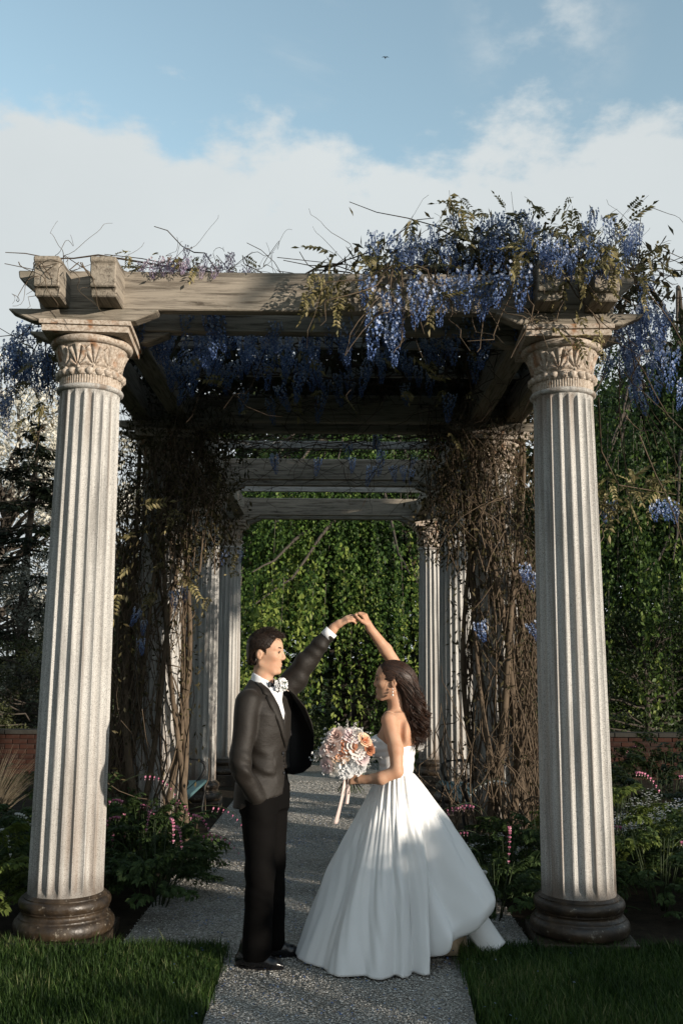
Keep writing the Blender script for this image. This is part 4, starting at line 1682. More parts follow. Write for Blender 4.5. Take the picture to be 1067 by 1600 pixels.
def rose_mesh(seed, openn=0.5, layers=4, frill=0.0):
    """unit rose facing +z, radius about 1"""
    rg = np.random.default_rng(seed)
    A = Acc()
    for L in range(layers):
        f = (L + .6) / layers
        npet = 3 + L * 2
        for k in range(npet):
            az = 2 * pi * (k + .5 * (L % 2)) / npet + rg.normal(0, .12)
            R = .16 + .60 * f
            wdt = 1.25 * 2 * pi * R / npet * 1.05 + .16
            hgt = .75 - .18 * f + rg.normal(0, .04)
            lean = radians(8 + (62 * openn + 12) * f ** 1.3)
            nu, nv_ = 5, 5
            P = []
            for j in range(nv_):
                v = j / (nv_ - 1)
                row = []
                for i in range(nu):
                    u = i / (nu - 1) - .5
                    w_ = wdt * (sin(pi * (.20 + .58 * v)) ** .5)
                    out_ = R * (.55 + .45 * v) + hgt * v * sin(lean) + .12 * f * v ** 4
                    z = hgt * v * cos(lean) - .10 * f * v ** 4 - .05 * abs(u) * v
                    a = az + u * w_ / max(out_ + .15, .2) * 1.25
                    fr = frill * rg.normal(0, 1) * v
                    cup = -.10 * (u * 2) ** 2 * (1 - f * .6)
                    rr = out_ + cup + fr
                    row.append((rr * cos(a), rr * sin(a), z - .28 + fr * .6))
                P.append(row)
            P = np.array(P)
            ii = np.arange(nv_ - 1)[:, None] * nu
            jj = np.arange(nu - 1)[None]
            A.add(P.reshape(-1, 3), np.stack([ii + jj, ii + jj + 1, ii + nu + jj + 1, ii + nu + jj], -1).reshape(-1, 4),
                  a=np.clip(.2 + .75 * f + .15 * np.repeat(np.linspace(0, 1, nv_), nu) + rg.normal(0, .06), 0, 1))
    return A.mesh('rose')


BQ = np.array((0.075, 5.375, 1.105))
bq = thing('bouquet', 'round bouquet of ivory, blush and peach roses with trailing blush ribbon held in one hand', 'bouquet', tuple(BQ))
view = np.array((0, -1, .12))
rose_meshes = {k: rose_mesh(20 + i, o, l, fr) for i, (k, o, l, fr) in enumerate((('bud', .15, 3, 0), ('half', .45, 4, 0), ('open', .8, 4, .01), ('frilly', .9, 5, .045)))}
spots = [  # photo-plane offsets (x,z) in metres, radius, mesh, colour
    (.055, .045, .055, 'open', 'ivory'), (-.080, .045, .050, 'half', 'blush'), (-.030, .010, .046, 'open', 'peach'), (.010, .055, .044, 'half', 'rust'),
    (.012, -.045, .055, 'frilly', 'white'), (.085, -.010, .046, 'bud', 'mauve'), (-.055, .105, .046, 'half', 'blush'), (-.105, -.055, .038, 'half', 'mauve'),
    (-.070, -.068, .040, 'frilly', 'ivory'), (.100, .080, .038, 'half', 'peach'), (.030, .105, .040, 'open', 'mauve'), (-.158, -.010, .028, 'bud', 'ivory'),
    (.070, -.065, .036, 'frilly', 'white'), (-.010, -.088, .036, 'frilly', 'white'), (.125, .035, .034, 'half', 'rust'), (-.018, .055, .040, 'bud', 'ivory'),
    (-.120, .020, .034, 'bud', 'blush'), (.065, .120, .030, 'frilly', 'ivory'),
]
for i, (x, z, r, k, c) in enumerate(spots):
    rad = .125
    q = np.array((x, 0, z))
    n = np.array((x / .16, -sqrt(max(.15, 1 - (x / .19) ** 2 - (z / .17) ** 2)), z / .17 + .15))
    pos = q + np.array((0, n[1] * .115, 0))
    me_ = rose_meshes[k].copy()
    me_.materials.append(PETAL[c])
    o = ob('rose', me_, None, bq, pos)
    o.scale = (r, r, r)
    o.rotation_euler = Vector(n).to_track_quat('Z', 'Y').to_euler()
    o.rotation_euler.rotate_axis('Z', random.uniform(0, 6))
# back half of the dome
for i in range(9):
    a = i / 9 * 2 * pi
    o = ob('rose', rose_meshes['half'].copy(), None, bq, (.085 * cos(a), .035 + .02 * (i % 2), .02 + .085 * sin(a)))
    o.data.materials.append(PETAL[['blush', 'ivory', 'mauve'][i % 3]])
    o.scale = (.045,) * 3
    o.rotation_euler = Vector((cos(a), .8, sin(a))).to_track_quat('Z', 'Y').to_euler()
A, B, Cc = Acc(), Acc(), Acc()
for i in range(520):        # baby's breath and filler petals
    a = rng.uniform(0, 2 * pi)
    el = rng.uniform(-1, 1)
    rr = rng.uniform(.105, .150) + .045 * (rng.random() < .18)
    dirv = np.array((cos(a) * sqrt(1 - el * el) * 1.1, -abs(sin(a)) * sqrt(1 - el * el) + .1, el * .95))
    if dirv[2] < -.55 and rng.random() < .75:
        continue
    p = dirv * rr
    if i % 3 == 0:
        Cc.tube([p * .6, p * .85 + rng.normal(0, .006, 3), p], [.0009, .0008, .0006], 3, .3, cap=False)
    s_ = rng.uniform(.0028, .0055)
    n = 4
    leaf_cards(A, np.repeat(p[None], n, 0), unit(n), unit(n), s_ * 2.2, s_ * 1.7, rng.uniform(0, 1))
for i in range(60):         # silvery and green leaves
    a = rng.uniform(0, 2 * pi)
    dirv = np.array((cos(a), -.35, sin(a) * .9))
    p = dirv * rng.uniform(.08, .13)
    leaf_cards(B, p[None], (dirv + rng.normal(0, .5, 3))[None], unit(1), rng.uniform(.03, .06), rng.uniform(.012, .024), rng.uniform(0, 1))
o = ob('filler_flowers', A.mesh('filler_flowers'), PETAL['white'], bq)
o['kind'] = 'stuff'
o = ob('filler_leaves', B.mesh('filler_leaves'), leafmat('silver_leaf', [(0, (.10, .13, .09)), (1, (.36, .38, .34))]), bq)
o['kind'] = 'stuff'
o = ob('filler_twigs', Cc.mesh('filler_twigs'), STEM_G, bq)
o['kind'] = 'stuff'
# two grassy plumes at the top
for x in (-.035, .004, .040):
    A = Acc()
    A.tube(wiggle((x * .4, -.03, .08), (x * 1.3, -.05, .168 + .02 * (x == .004)), 6, .006), .0012, 4)
    for k_ in range(26):
        t = rng.uniform(.45, 1)
        p = np.array((x * (.4 + .9 * t), -.03 - .02 * t, .08 + .09 * t)) + rng.normal(0, .006, 3)
        leaf_cards(A, p[None], unit(1), unit(1), .010, .005, .9)
    ob('plume', A.mesh('plume'), PETAL['ivory'], bq)
# stems gathered below, cut to a brush
for i in range(26):
    a = rng.uniform(0, 2 * pi)
    r0, r1 = .055 * sqrt(rng.random()), .070 * sqrt(rng.random())
    A = Acc()
    p0 = np.array((.012 + r0 * cos(a), .02 + r0 * sin(a), -.06))
    pm = np.array((.020 + .012 * cos(a), .03 + .012 * sin(a), -.125))
    p1 = np.array((.026 + 1.2 * r1 * cos(a + .3), .02 + r1 * sin(a + .3), -.205 + rng.uniform(-.016, .012)))
    A.tube([p0, pm, p1], [.0022, .0026, .0024], 5)
    ob('stem', A.mesh('stem'), STEM_G, bq)
RIB = flat('blush_silk_ribbon', (0.62, 0.50, 0.46), 0.4, 0.4, bump=(30, .2, .004))
for x0, L, w, ph in ((-.012, .255, .026, 0.0), (.008, .150, .024, 1.6)):
    P = []
    for t in np.linspace(0, 1, 22):
        c = np.array((x0 + .012 - .055 * t ** 1.3 * (1 if ph == 0 else .3), -.004 - .012 * sin(4 * t + ph), -.118 - L * t))
        tw = .5 * sin(3.2 * t + ph) + .35
        d = np.array((cos(tw), sin(tw), .10)) * w / 2
        P.append([c - d, c + np.array((0, -.003, 0)), c + d])
    thicken(ob('ribbon', grid_mesh('ribbon', np.array(P)), RIB, bq), .0008, 0)
A = Acc()
A.tube([(.020, .03, -.108), (.021, .03, -.125), (.022, .03, -.142)], [.024, .0225, .024], 16)
ob('ribbon_wrap', A.mesh('ribbon_wrap'), RIB, bq)

# buttonhole flower on the left lapel
bo = thing('boutonniere', 'white frilly buttonhole flower pinned to the dark lapel', 'buttonhole flower', (-0.283, 5.372, 1.473))
me_ = rose_mesh(77, .95, 4, .07)
me_.materials.append(PETAL['white'])
for dx, dz, s_ in ((0, 0, .029), (.013, .014, .019), (-.014, -.009, .017)):
    o = ob('bloom', me_, None, bo, (dx, -.002, dz))
    o.scale = (s_,) * 3
    o.rotation_euler = Vector((.35 + dx * 8, -1, .15 + dz * 8)).to_track_quat('Z', 'Y').to_euler()
A = Acc()
A.tube([(.002, .012, -.01), (.022, .006, -.022), (.040, .004, -.034)], [.003, .0025, .002], 6)
ob('stem', A.mesh('stem'), flat('wrapped_stem', (.55, .45, .38), .6), bo)
B = Acc()
leaf_cards(B, np.zeros((5, 3)), np.array([(1, -.2, .6), (-1, -.2, .5), (-.4, -.2, 1), (.8, -.2, -.6), (-.8, -.2, -.7)]), np.repeat([[0, -1, 0.2]], 5, 0), .040, .018, .4)
ob('leaves', B.mesh('leaves'), leafmat('buttonhole_leaf', [(0, (.12, .16, .10)), (1, (.3, .34, .28))]), bo)
# ------------------------------------------------------------------ garden walls of brick
def brick_mat():
    m = Mat('old_red_brick', 0.9, 0.15)
    ri = m.n('ShaderNodeObjectInfo').outputs['Random']
    c = m.ramp(ri, [(0, (.020, .009, .007)), (.4, (.034, .0135, .009)), (.75, (.044, .018, .012)), (1, (.028, .017, .014))])  # brick tones lowered to stand in for shade on the wall
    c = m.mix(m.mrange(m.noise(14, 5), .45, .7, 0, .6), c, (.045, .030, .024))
    m.color(c)
    m.bump(m.noise(60, 4), .5, .006)
    return m.m


BRICK = brick_mat()
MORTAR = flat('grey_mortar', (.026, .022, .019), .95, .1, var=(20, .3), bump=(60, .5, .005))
COPING = flat('dark_stone_coping', (.036, .034, .029), .9, .15, var=(9, .5), bump=(25, .5, .01))  # dark grey stone, tone varied at random
brick_mes = [bevel_box('brick', (.215, .10, .065), .005), bevel_box('brick', (.213, .10, .064), .007), bevel_box('brick', (.216, .10, .066), .004)]
half_brick = bevel_box('brick', (.102, .10, .065), .005)


def brick_wall(label, x0, x1, y, courses):
    w = thing('brick_wall', label, 'brick wall', ((x0 + x1) / 2, y, float(gz(y)) - .05), group='low brick walls closing the garden')
    L = x1 - x0
    H = courses * .075
    me = bevel_box('mortar_core', (L, .19, H), 0)
    ob('mortar_core', me, MORTAR, w, (0, .012, H / 2))
    for c in range(courses):
        z = c * .075 + .0375
        x = -L / 2 + (.1125 if c % 2 else 0)
        if c % 2:
            ob('brick', half_brick, BRICK, w, (-L / 2 + .051, -.045, z))
        while x + .215 <= L / 2 + .001:
            b = ob('brick', random.choice(brick_mes), BRICK, w, (x + .1075, -.045 + random.uniform(-.004, .003), z), (0, 0, random.uniform(-.012, .012)))
            x += .225
    n = max(1, int(L / .62))
    cme = bevel_box('coping_stone', (L / n - .012, .30, .065), .012, 2)
    for k in range(n):
        ob('coping_stone', cme, COPING, w, (-L / 2 + (k + .5) * L / n, .0, H + .034), (0, 0, random.uniform(-.006, .006)))
    return w


brick_wall('low red brick wall with stone coping behind the left column', -7.7, -2.3, 15.1, 9)
brick_wall('low red brick wall with stone coping behind the right column', 2.3, 7.7, 15.1, 9)

# ------------------------------------------------------------------ weeping beeches
BEECH = leafmat('fresh_beech_leaf', [(0, (.012, .026, .006)), (.5, (.036, .076, .014)), (.85, (.115, .185, .034)), (1, (.22, .27, .06))], .5, .40, .25)
BARK = flat('grey_bark', (.065, .055, .045), .9, .15, var=(12, .4), bump=(30, .6, .02))
TWIG = flat('pale_twig', (.17, .15, .12), .8, .2, var=(40, .3))


def weeping_tree(label, loc, H, R, n_limbs, n_str, seed, az=(-175, -5), leaf=.086, dens=25):
    rg = np.random.default_rng(seed)
    t = thing('weeping_tree', label, 'weeping tree', loc, group='weeping beeches beyond the pergola')
    A, Lf, Tw = Acc(), Acc(), Acc()
    A.tube(wiggle((0, 0, -.1), (.2, .1, H * .93), 9, .25, rg), np.linspace(.34, .06, 9), 10)
    ends = []
    for i in range(n_limbs):
        a = radians(rg.uniform(*az))
        lev = rg.uniform(.18, 1.0) ** .8
        z0 = H * (.25 + .62 * lev) * rg.uniform(.8, 1.0)
        rr = R * (1.08 - .62 * lev ** 1.6) * rg.uniform(.45, 1.0)
        rise = H * rg.uniform(.04, .16)
        n = 12
        s = np.linspace(0, 1, n)
        dirv = np.array((cos(a), sin(a), 0))
        bend = np.array((-sin(a), cos(a), 0)) * rg.normal(0, .25)
        p = dirv * (rr * s[:, None] ** .9) + bend * (s[:, None] ** 2 * rr * .5)
        z = z0 + rise * np.sin(pi * np.minimum(s * 1.25, 1) ** .9) - (z0 * rg.uniform(.10, .30)) * s ** 3.2
        limb = np.c_[p[:, 0], p[:, 1], z]
        A.tube(limb, np.linspace(.07, .012, n), 5, cap=False)
        ends.append((limb, lev, rr))
    k = n_str // n_limbs
    for limb, lev, rr in ends:
        w = .12 + .62 * rr / (R * 1.05) + rg.normal(0, .20)  # inner limbs coloured darker, outer ones brighter: crown shade put into leaf tone
        lf = leaf * rg.uniform(.75, 1.2)
        for j in range(k):
            u = 1 - abs(rg.normal(0, .30))
            u = min(max(u, .15), 1.0)
            idx = u * (len(limb) - 1)
            i0 = min(int(idx), len(limb) - 2)
            p0 = limb[i0] * (1 - idx + i0) + limb[i0 + 1] * (idx - i0)
            sp = rr * .095 + .08
            o_ = rg.normal(0, 1, 3) * (sp, sp, .12)
            p0 = p0 + o_ - np.array((0, 0, .35 * np.hypot(o_[0], o_[1])))
            Ls = min(rg.uniform(.8, 2.0) * (.55 + 1.1 * u), p0[2] - .30)
            if Ls < .3:
                continue
            out = np.array((p0[0], p0[1], 0))
            out /= np.linalg.norm(out) + 1e-6
            nL = int(Ls * dens)
            sw = rg.normal(0, .10)
            s = np.sort(rg.uniform(0.0, 1, nL))
            P = p0 + out * (.55 * np.sqrt(s))[:, None] * rg.uniform(.2, 1.3) - np.array((0, 0, 1)) * (Ls * s ** 1.25)[:, None]
            P = P + rg.normal(0, .036, (nL, 3)) * (1.3 - s[:, None] * .6)
            D = rg.normal(0, .55, (nL, 3)) + np.array((0, 0, -1.0)) + out * .3
            N = rg.normal(0, .6, (nL, 3)) + out * .8 + np.array((0, 0, .5))
            quad_leaves(Lf, P, D, N, rg.uniform(.6, 1.4, nL) * lf, rg.uniform(.4, .75, nL) * lf, np.clip(w + sw + .22 * (s - .5) + rg.normal(0, .13, nL), 0, 1))
            if j % 9 == 0:
                Tw.tube([p0, p0 + out * .15 - np.array((0, 0, Ls * .5)), p0 + out * .2 - np.array((0, 0, Ls))], [.006, .004, .002], 3, cap=False)
    ob('trunk', A.mesh('trunk'), BARK, t)
    ob('twigs', Tw.mesh('twigs'), TWIG, t)['kind'] = 'stuff'
    o = ob('crown', Lf.mesh('crown'), BEECH, t)
    return t


weeping_tree('green weeping beech seen through the arch of the pergola', (0.6, 22.5, -.15), 9.4, 6.2, 64, 3700, 3)
weeping_tree('tall green weeping beech rising behind the right column', (8.2, 21.5, -.15), 11.2, 6.2, 70, 3500, 4)


DEEP = None
# ------------------------------------------------------------------ broadleaf / conifer backdrop on the left
def crown_tree(name, label, cat, loc, H, R, mat, n_leaf, leaf, seed, trunk=.2, base=.25, clumps=26, cl_r=.34, var=(.15, .95), group=None, squash=1.0):
    rg = np.random.default_rng(seed)
    t = thing(name, label, cat, loc, group=group)
    A, Lf = Acc(), Acc()
    A.tube(wiggle((0, 0, -.1), (rg.normal(0, .2), rg.normal(0, .2), H * .8), 8, H * .02, rg), np.linspace(trunk, trunk * .25, 8), 8)
    for i in range(clumps):
        a, u = rg.uniform(0, 2 * pi), rg.uniform(0, 1)
        zc = H * (base + (1 - base) * u)
        prof = sqrt(max(.06, 1 - (2 * u - .85) ** 2 / 1.5))
        rr = R * prof * sqrt(rg.uniform(.15, 1)) * squash
        c = np.array((rr * cos(a), rr * sin(a), zc))
        A.tube(wiggle((0, 0, zc * .75), c, 6, R * .05, rg), np.linspace(trunk * .3, .012, 6), 5, cap=False)
        r = R * cl_r * rg.uniform(.6, 1.2)
        m = n_leaf // clumps
        d = unit(m, rg) * (r * rg.uniform(.25, 1, m) ** .5)[:, None] * (1, 1, .72)
        v0 = rg.uniform(*var)
        leaf_dir = d + rg.normal(0, r * .5, (m, 3))
        quad_leaves(Lf, c + d, leaf_dir, rg.normal(0, .6, (m, 3)) + (0, 0, .8), leaf * rg.uniform(.6, 1.4, m), leaf * rg.uniform(.4, .8, m), np.clip(v0 + rg.normal(0, .16, m), 0, 1))
    ob('trunk', A.mesh('trunk'), BARK, t)
    ob('crown', Lf.mesh('crown'), mat, t)
    return t


BLOSSOM = leafmat('cream_blossom', [(0, (.34, .32, .25)), (.4, (.60, .575, .49)), (1, (.80, .78, .71))], .7, .3, .1)
GREYTWIG = leafmat('grey_green_leaf', [(0, (.09, .095, .07)), (.6, (.21, .21, .165)), (1, (.36, .35, .29))], .7, .25, .15)
DARKLEAF = leafmat('dark_shrub_leaf', [(0, (.010, .018, .006)), (.6, (.028, .045, .013)), (1, (.062, .088, .026))], .5, .3, .3)
OLIVE = leafmat('olive_shrub_leaf', [(0, (.022, .027, .010)), (.6, (.055, .062, .024)), (1, (.11, .115, .05))], .55, .3, .25)
NEEDLE = leafmat('dark_conifer_needle', [(0, (.007, .011, .005)), (1, (.026, .034, .016))], .6, .1, .2)
crown_tree('blossom_tree', 'cream white blossoming tree behind the dark conifer', 'blossom tree', (-7.6, 21.8, -.2), 8.2, 3.1, BLOSSOM, 26000, .12, 21, clumps=60, base=.15)
crown_tree('blossom_tree', 'smaller cream blossoming tree between the left column and the vine tangle', 'blossom tree', (-4.9, 22.5, -.2), 6.0, 1.9, BLOSSOM, 12000, .14, 22, clumps=30, base=.2)


def conifer(label, loc, H, R, seed):
    rg = np.random.default_rng(seed)
    t = thing('conifer_tree', label, 'conifer', loc)
    A, Lf = Acc(), Acc()
    A.tube(wiggle((0, 0, -.1), (.1, 0, H), 8, .06, rg), np.linspace(.16, .02, 8), 8)
    for i in range(66):
        u = rg.uniform(.10, .97)
        a = rg.uniform(0, 2 * pi)
        L = R * (1.02 - u) ** .7 * rg.uniform(.65, 1.1)
        z0 = H * u
        n = 8
        s = np.linspace(0, 1, n)[:, None]
        d = np.array((cos(a), sin(a), 0))
        p = np.array((0, 0, z0)) + d * L * s + np.array((0, 0, 1)) * (-.22 * L * s + .12 * L * s ** 2.5)
        A.tube(p, np.linspace(.028, .006, n), 4, cap=False)
        m = int(230 * L / R) + 30
        uu = rg.uniform(.12, 1, m)
        q = np.array((0, 0, z0)) + d * (L * uu)[:, None] + np.array((0, 0, 1)) * (-.22 * L * uu + .12 * L * uu ** 2.5)[:, None]
        side = np.array((-sin(a), cos(a), 0))
        off = rg.normal(0, .16, m) * (1.1 - uu) * L / R * 2
        q = q + side * off[:, None] + np.array((0, 0, -1)) * np.abs(rg.normal(0, .07, m))[:, None]
        quad_leaves(Lf, q, d * .6 + side * np.sign(off)[:, None] * .7 + rg.normal(0, .3, (m, 3)) + (0, 0, -.35), rg.normal(0, .4, (m, 3)) + (0, 0, 1), rg.uniform(.10, .20, m), rg.uniform(.03, .06, m), rg.uniform(0, 1, m))
    ob('trunk', A.mesh('trunk'), BARK, t)
    ob('crown', Lf.mesh('crown'), NEEDLE, t)


conifer('sparse dark conifer with drooping boughs left of the front left column', (-6.0, 18.6, -.15), 6.7, 2.1, 31)
crown_tree('twiggy_shrub', 'pale grey twiggy shrub below the conifer', 'shrub', (-5.75, 17.6, -.15), 3.5, 1.35, GREYTWIG, 11000, .055, 41, trunk=.06, base=.2, clumps=34, cl_r=.3, group='shrubs behind the left brick wall')
crown_tree('leafy_shrub', 'dark olive shrub directly above the left brick wall', 'shrub', (-4.9, 16.4, -.15), 2.2, 1.15, OLIVE, 9000, .05, 42, trunk=.05, base=.12, clumps=26, group='shrubs behind the left brick wall')
crown_tree('leafy_shrub', 'dark green shrub between the left columns', 'shrub', (-3.15, 16.6, -.15), 3.9, 1.4, DARKLEAF, 13000, .06, 43, trunk=.07, base=.08, clumps=40, group='shrubs behind the left brick wall')
crown_tree('leafy_shrub', 'olive shrub beyond the pale twiggy shrub at far left', 'shrub', (-8.2, 17.0, -.15), 2.6, 1.5, OLIVE, 8000, .06, 44, trunk=.05, base=.1, clumps=26, group='shrubs behind the left brick wall')
crown_tree('leafy_shrub', 'tall dark bush behind the right brick wall', 'shrub', (5.6, 17.2, -.15), 2.9, 1.6, DARKLEAF, 14000, .06, 45, trunk=.08, base=.05, clumps=44)
crown_tree('leafy_shrub', 'dark bush hidden in the shade below the central weeping tree', 'shrub', (-.9, 19.3, -.15), 1.7, 1.3, DARKLEAF, 7000, .06, 46, trunk=.05, base=.05, clumps=24)
crown_tree('leafy_shrub', 'low dark bush below the weeping tree on its right', 'shrub', (1.6, 19.0, -.15), 1.5, 1.3, DARKLEAF, 7000, .06, 47, trunk=.05, base=.05, clumps=24)

crown_tree('backdrop_tree', 'dark leafy tree filling the gaps behind the central weeping beech', 'tree', (.3, 31, -.2), 10.5, 5.6, DARKLEAF, 20000, .36, 48, clumps=110, base=.03, cl_r=.30)
crown_tree('backdrop_tree', 'dark leafy tree behind the tall beech at far right', 'tree', (10.5, 31, -.2), 11.0, 5.2, DARKLEAF, 18000, .36, 49, clumps=96, base=.03, cl_r=.30)
# ------------------------------------------------------------------ wisteria
STEMM = flat('wisteria_stem', (.100, .074, .050), .85, .2, var=(9, .7), bump=(80, .4, .004))
STEM_D = flat('dark_wisteria_stem', (.060, .044, .031), .88, .15, var=(30, .45), bump=(80, .4, .004))
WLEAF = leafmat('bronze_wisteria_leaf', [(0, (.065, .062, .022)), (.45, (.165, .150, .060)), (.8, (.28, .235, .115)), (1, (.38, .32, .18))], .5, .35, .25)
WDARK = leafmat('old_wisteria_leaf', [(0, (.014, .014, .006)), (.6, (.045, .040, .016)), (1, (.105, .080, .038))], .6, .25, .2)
WFLOW = leafmat('blue_wisteria_flower', [(0, (.044, .080, .215)), (.45, (.10, .165, .355)), (.8, (.26, .35, .55)), (1, (.54, .585, .69))], .55, .30, .2)
WPINK = leafmat('pale_lilac_wisteria_flower', [(0, (.24, .17, .30)), (.5, (.42, .34, .46)), (1, (.66, .60, .64))], .55, .3, .2)


def raceme_mesh(seed, L=.24, W_=.052, n=78):
    rg = np.random.default_rng(seed)
    A = Acc()
    A.tube([(0, 0, 0), (.004, 0, -L * .5), (0, .003, -L)], [.0018, .0014, .0008], 4, .3, cap=False)
    for i in range(n):
        s = (i + rg.random()) / n
        z = -L * (.04 + .96 * s)
        a = i * 2.4 + rg.normal(0, .3)
        w = W_ * (1.0 - .78 * s ** 1.4) * rg.uniform(.55, 1.05)
        p = np.array((w * cos(a), w * sin(a), z))
        out = np.array((cos(a), sin(a), .15 - .5 * s))
        sz = .0165 * (1.15 - .65 * s) * rg.uniform(.8, 1.2)
        var = np.clip(.80 - .62 * s + rg.normal(0, .15), 0, 1)
        dn = np.array((0, 0, -1.0))
        leaf_cards(A, np.array([p, p]), np.array([out * .4 + (0, 0, .9), out + dn * .8]) + rg.normal(0, .15, (2, 3)), np.array([out, out]), np.array([sz * 1.1, sz]), np.array([sz * 1.3, sz * .8]), np.array([min(var + .2, 1), var * .8]))
    return A.mesh('flower_cluster')


def spray_mesh(seed, L=.22, n=6):
    rg = np.random.default_rng(seed)
    A = Acc()
    s = np.linspace(0, 1, 7)
    rach = np.c_[L * s, .02 * np.sin(3 * s) * rg.normal(), -.10 * s ** 2]
    A.tube(rach, np.linspace(.0018, .0008, 7), 4, .4, cap=False)
    P, D, N, Ls, Wd = [], [], [], [], []
    for i in range(n):
        t = .22 + .72 * i / n
        p = np.array([np.interp(t, s, rach[:, k]) for k in range(3)])
        for sg in (-1, 1):
            P.append(p)
            D.append((.45, sg * .9, -.35 + rg.normal(0, .2)))
            N.append((0, 0, 1))
            Ls.append(L * .32 * rg.uniform(.75, 1.1) * (1.1 - .3 * t))
    P.append(rach[-1])
    D.append((1, 0, -.5))
    N.append((0, 0, 1))
    Ls.append(L * .30)
    Ls = np.array(Ls)
    leaf_cards(A, np.array(P), np.array(D, float), np.array(N, float), Ls, Ls * .42, np.clip(rg.normal(.6, .2, len(P)), 0, 1))
    return A.mesh('leaf_spray')


RAC = [raceme_mesh(1), raceme_mesh(2, .20, .048, 64), raceme_mesh(3, .28, .055, 92), raceme_mesh(4, .15, .045, 52)]
RACP = [raceme_mesh(5, .13, .05, 44), raceme_mesh(6, .17, .052, 56)]
SPR = [spray_mesh(i, L) for i, L in ((1, .20), (2, .25), (3, .17))]
for m_ in RAC:
    m_.materials.append(WFLOW)
for m_ in RACP:
    m_.materials.append(WPINK)
for m_ in SPR:
    m_.materials.append(WLEAF)


def raceme(par, p, k=None, pool=RAC, s=1.0):
    me = pool[k] if k is not None else random.choice(pool)
    o = ob('flower_cluster', me, None, par, tuple(p), (random.gauss(0, .16), random.gauss(0, .16), random.uniform(0, 6.28)))
    q = s * random.uniform(.8, 1.2)
    o.scale = (q, q, q)


def spray(par, p, s=1.0, droop=None):
    o = ob('leaf_spray', random.choice(SPR), None, par, tuple(p), (random.gauss(0, .5), random.gauss(.25, .5) if droop is None else droop, random.uniform(0, 6.28)))
    q = s * random.uniform(.7, 1.25)
    o.scale = (q, q, q)


def tangle(acc, cx, cy, n, r0, r1, z0, z1, rg, thin=(.003, .009), spread=(0, 0), hug=True):
    for i in range(n):
        a = rg.uniform(0, 2 * pi)
        za, zb_ = sorted(rg.uniform(z0, z1, 2))
        if zb_ - za < .5:
            zb_ = min(za + .8, z1)
        m = int(6 + (zb_ - za) * 5)
        t = np.linspace(0, 1, m)
        rr = rg.uniform(r0, r1) + rg.normal(0, .05) * np.sin(t * rg.uniform(3, 9) + rg.uniform(0, 6))
        an = a + rg.normal(0, .8) * t + .5 * np.sin(t * rg.uniform(2, 7) + rg.uniform(0, 6))
        z = za + (zb_ - za) * t + .06 * np.sin(t * 9 + a)
        p = np.c_[cx + rr * np.cos(an) + spread[0] * (1 - z / 4), cy + rr * np.sin(an) + spread[1] * (1 - z / 4), z]
        acc.tube(p, np.linspace(rg.uniform(*thin), thin[0] * .7, m), 4, cap=False)


def hang_leaves(acc, P, rg, L=.05, var=(.2, .9)):
    n = len(P)
    quad_leaves(acc, P, rg.normal(0, .6, (n, 3)) + (0, 0, -.7), rg.normal(0, .6, (n, 3)) + (0, -.2, .6), L * rg.uniform(.6, 1.5, n), L * rg.uniform(.25, .5, n), rg.uniform(*var, n))


rgw = np.random.default_rng(77)
wr_ = thing('wisteria_vine', 'blue flowering wisteria massed over the front right corner of the pergola', 'wisteria', (1.30, 8.45, 0), group='wisterias climbing the pergola')
wl_ = thing('wisteria_vine', 'wisteria tangled round the left columns with pale lilac flowers above the left beam ends', 'wisteria', (-1.60, 8.45, 0), group='wisterias climbing the pergola')
OR, OL = np.array((1.30, 8.45, 0)), np.array((-1.60, 8.45, 0))

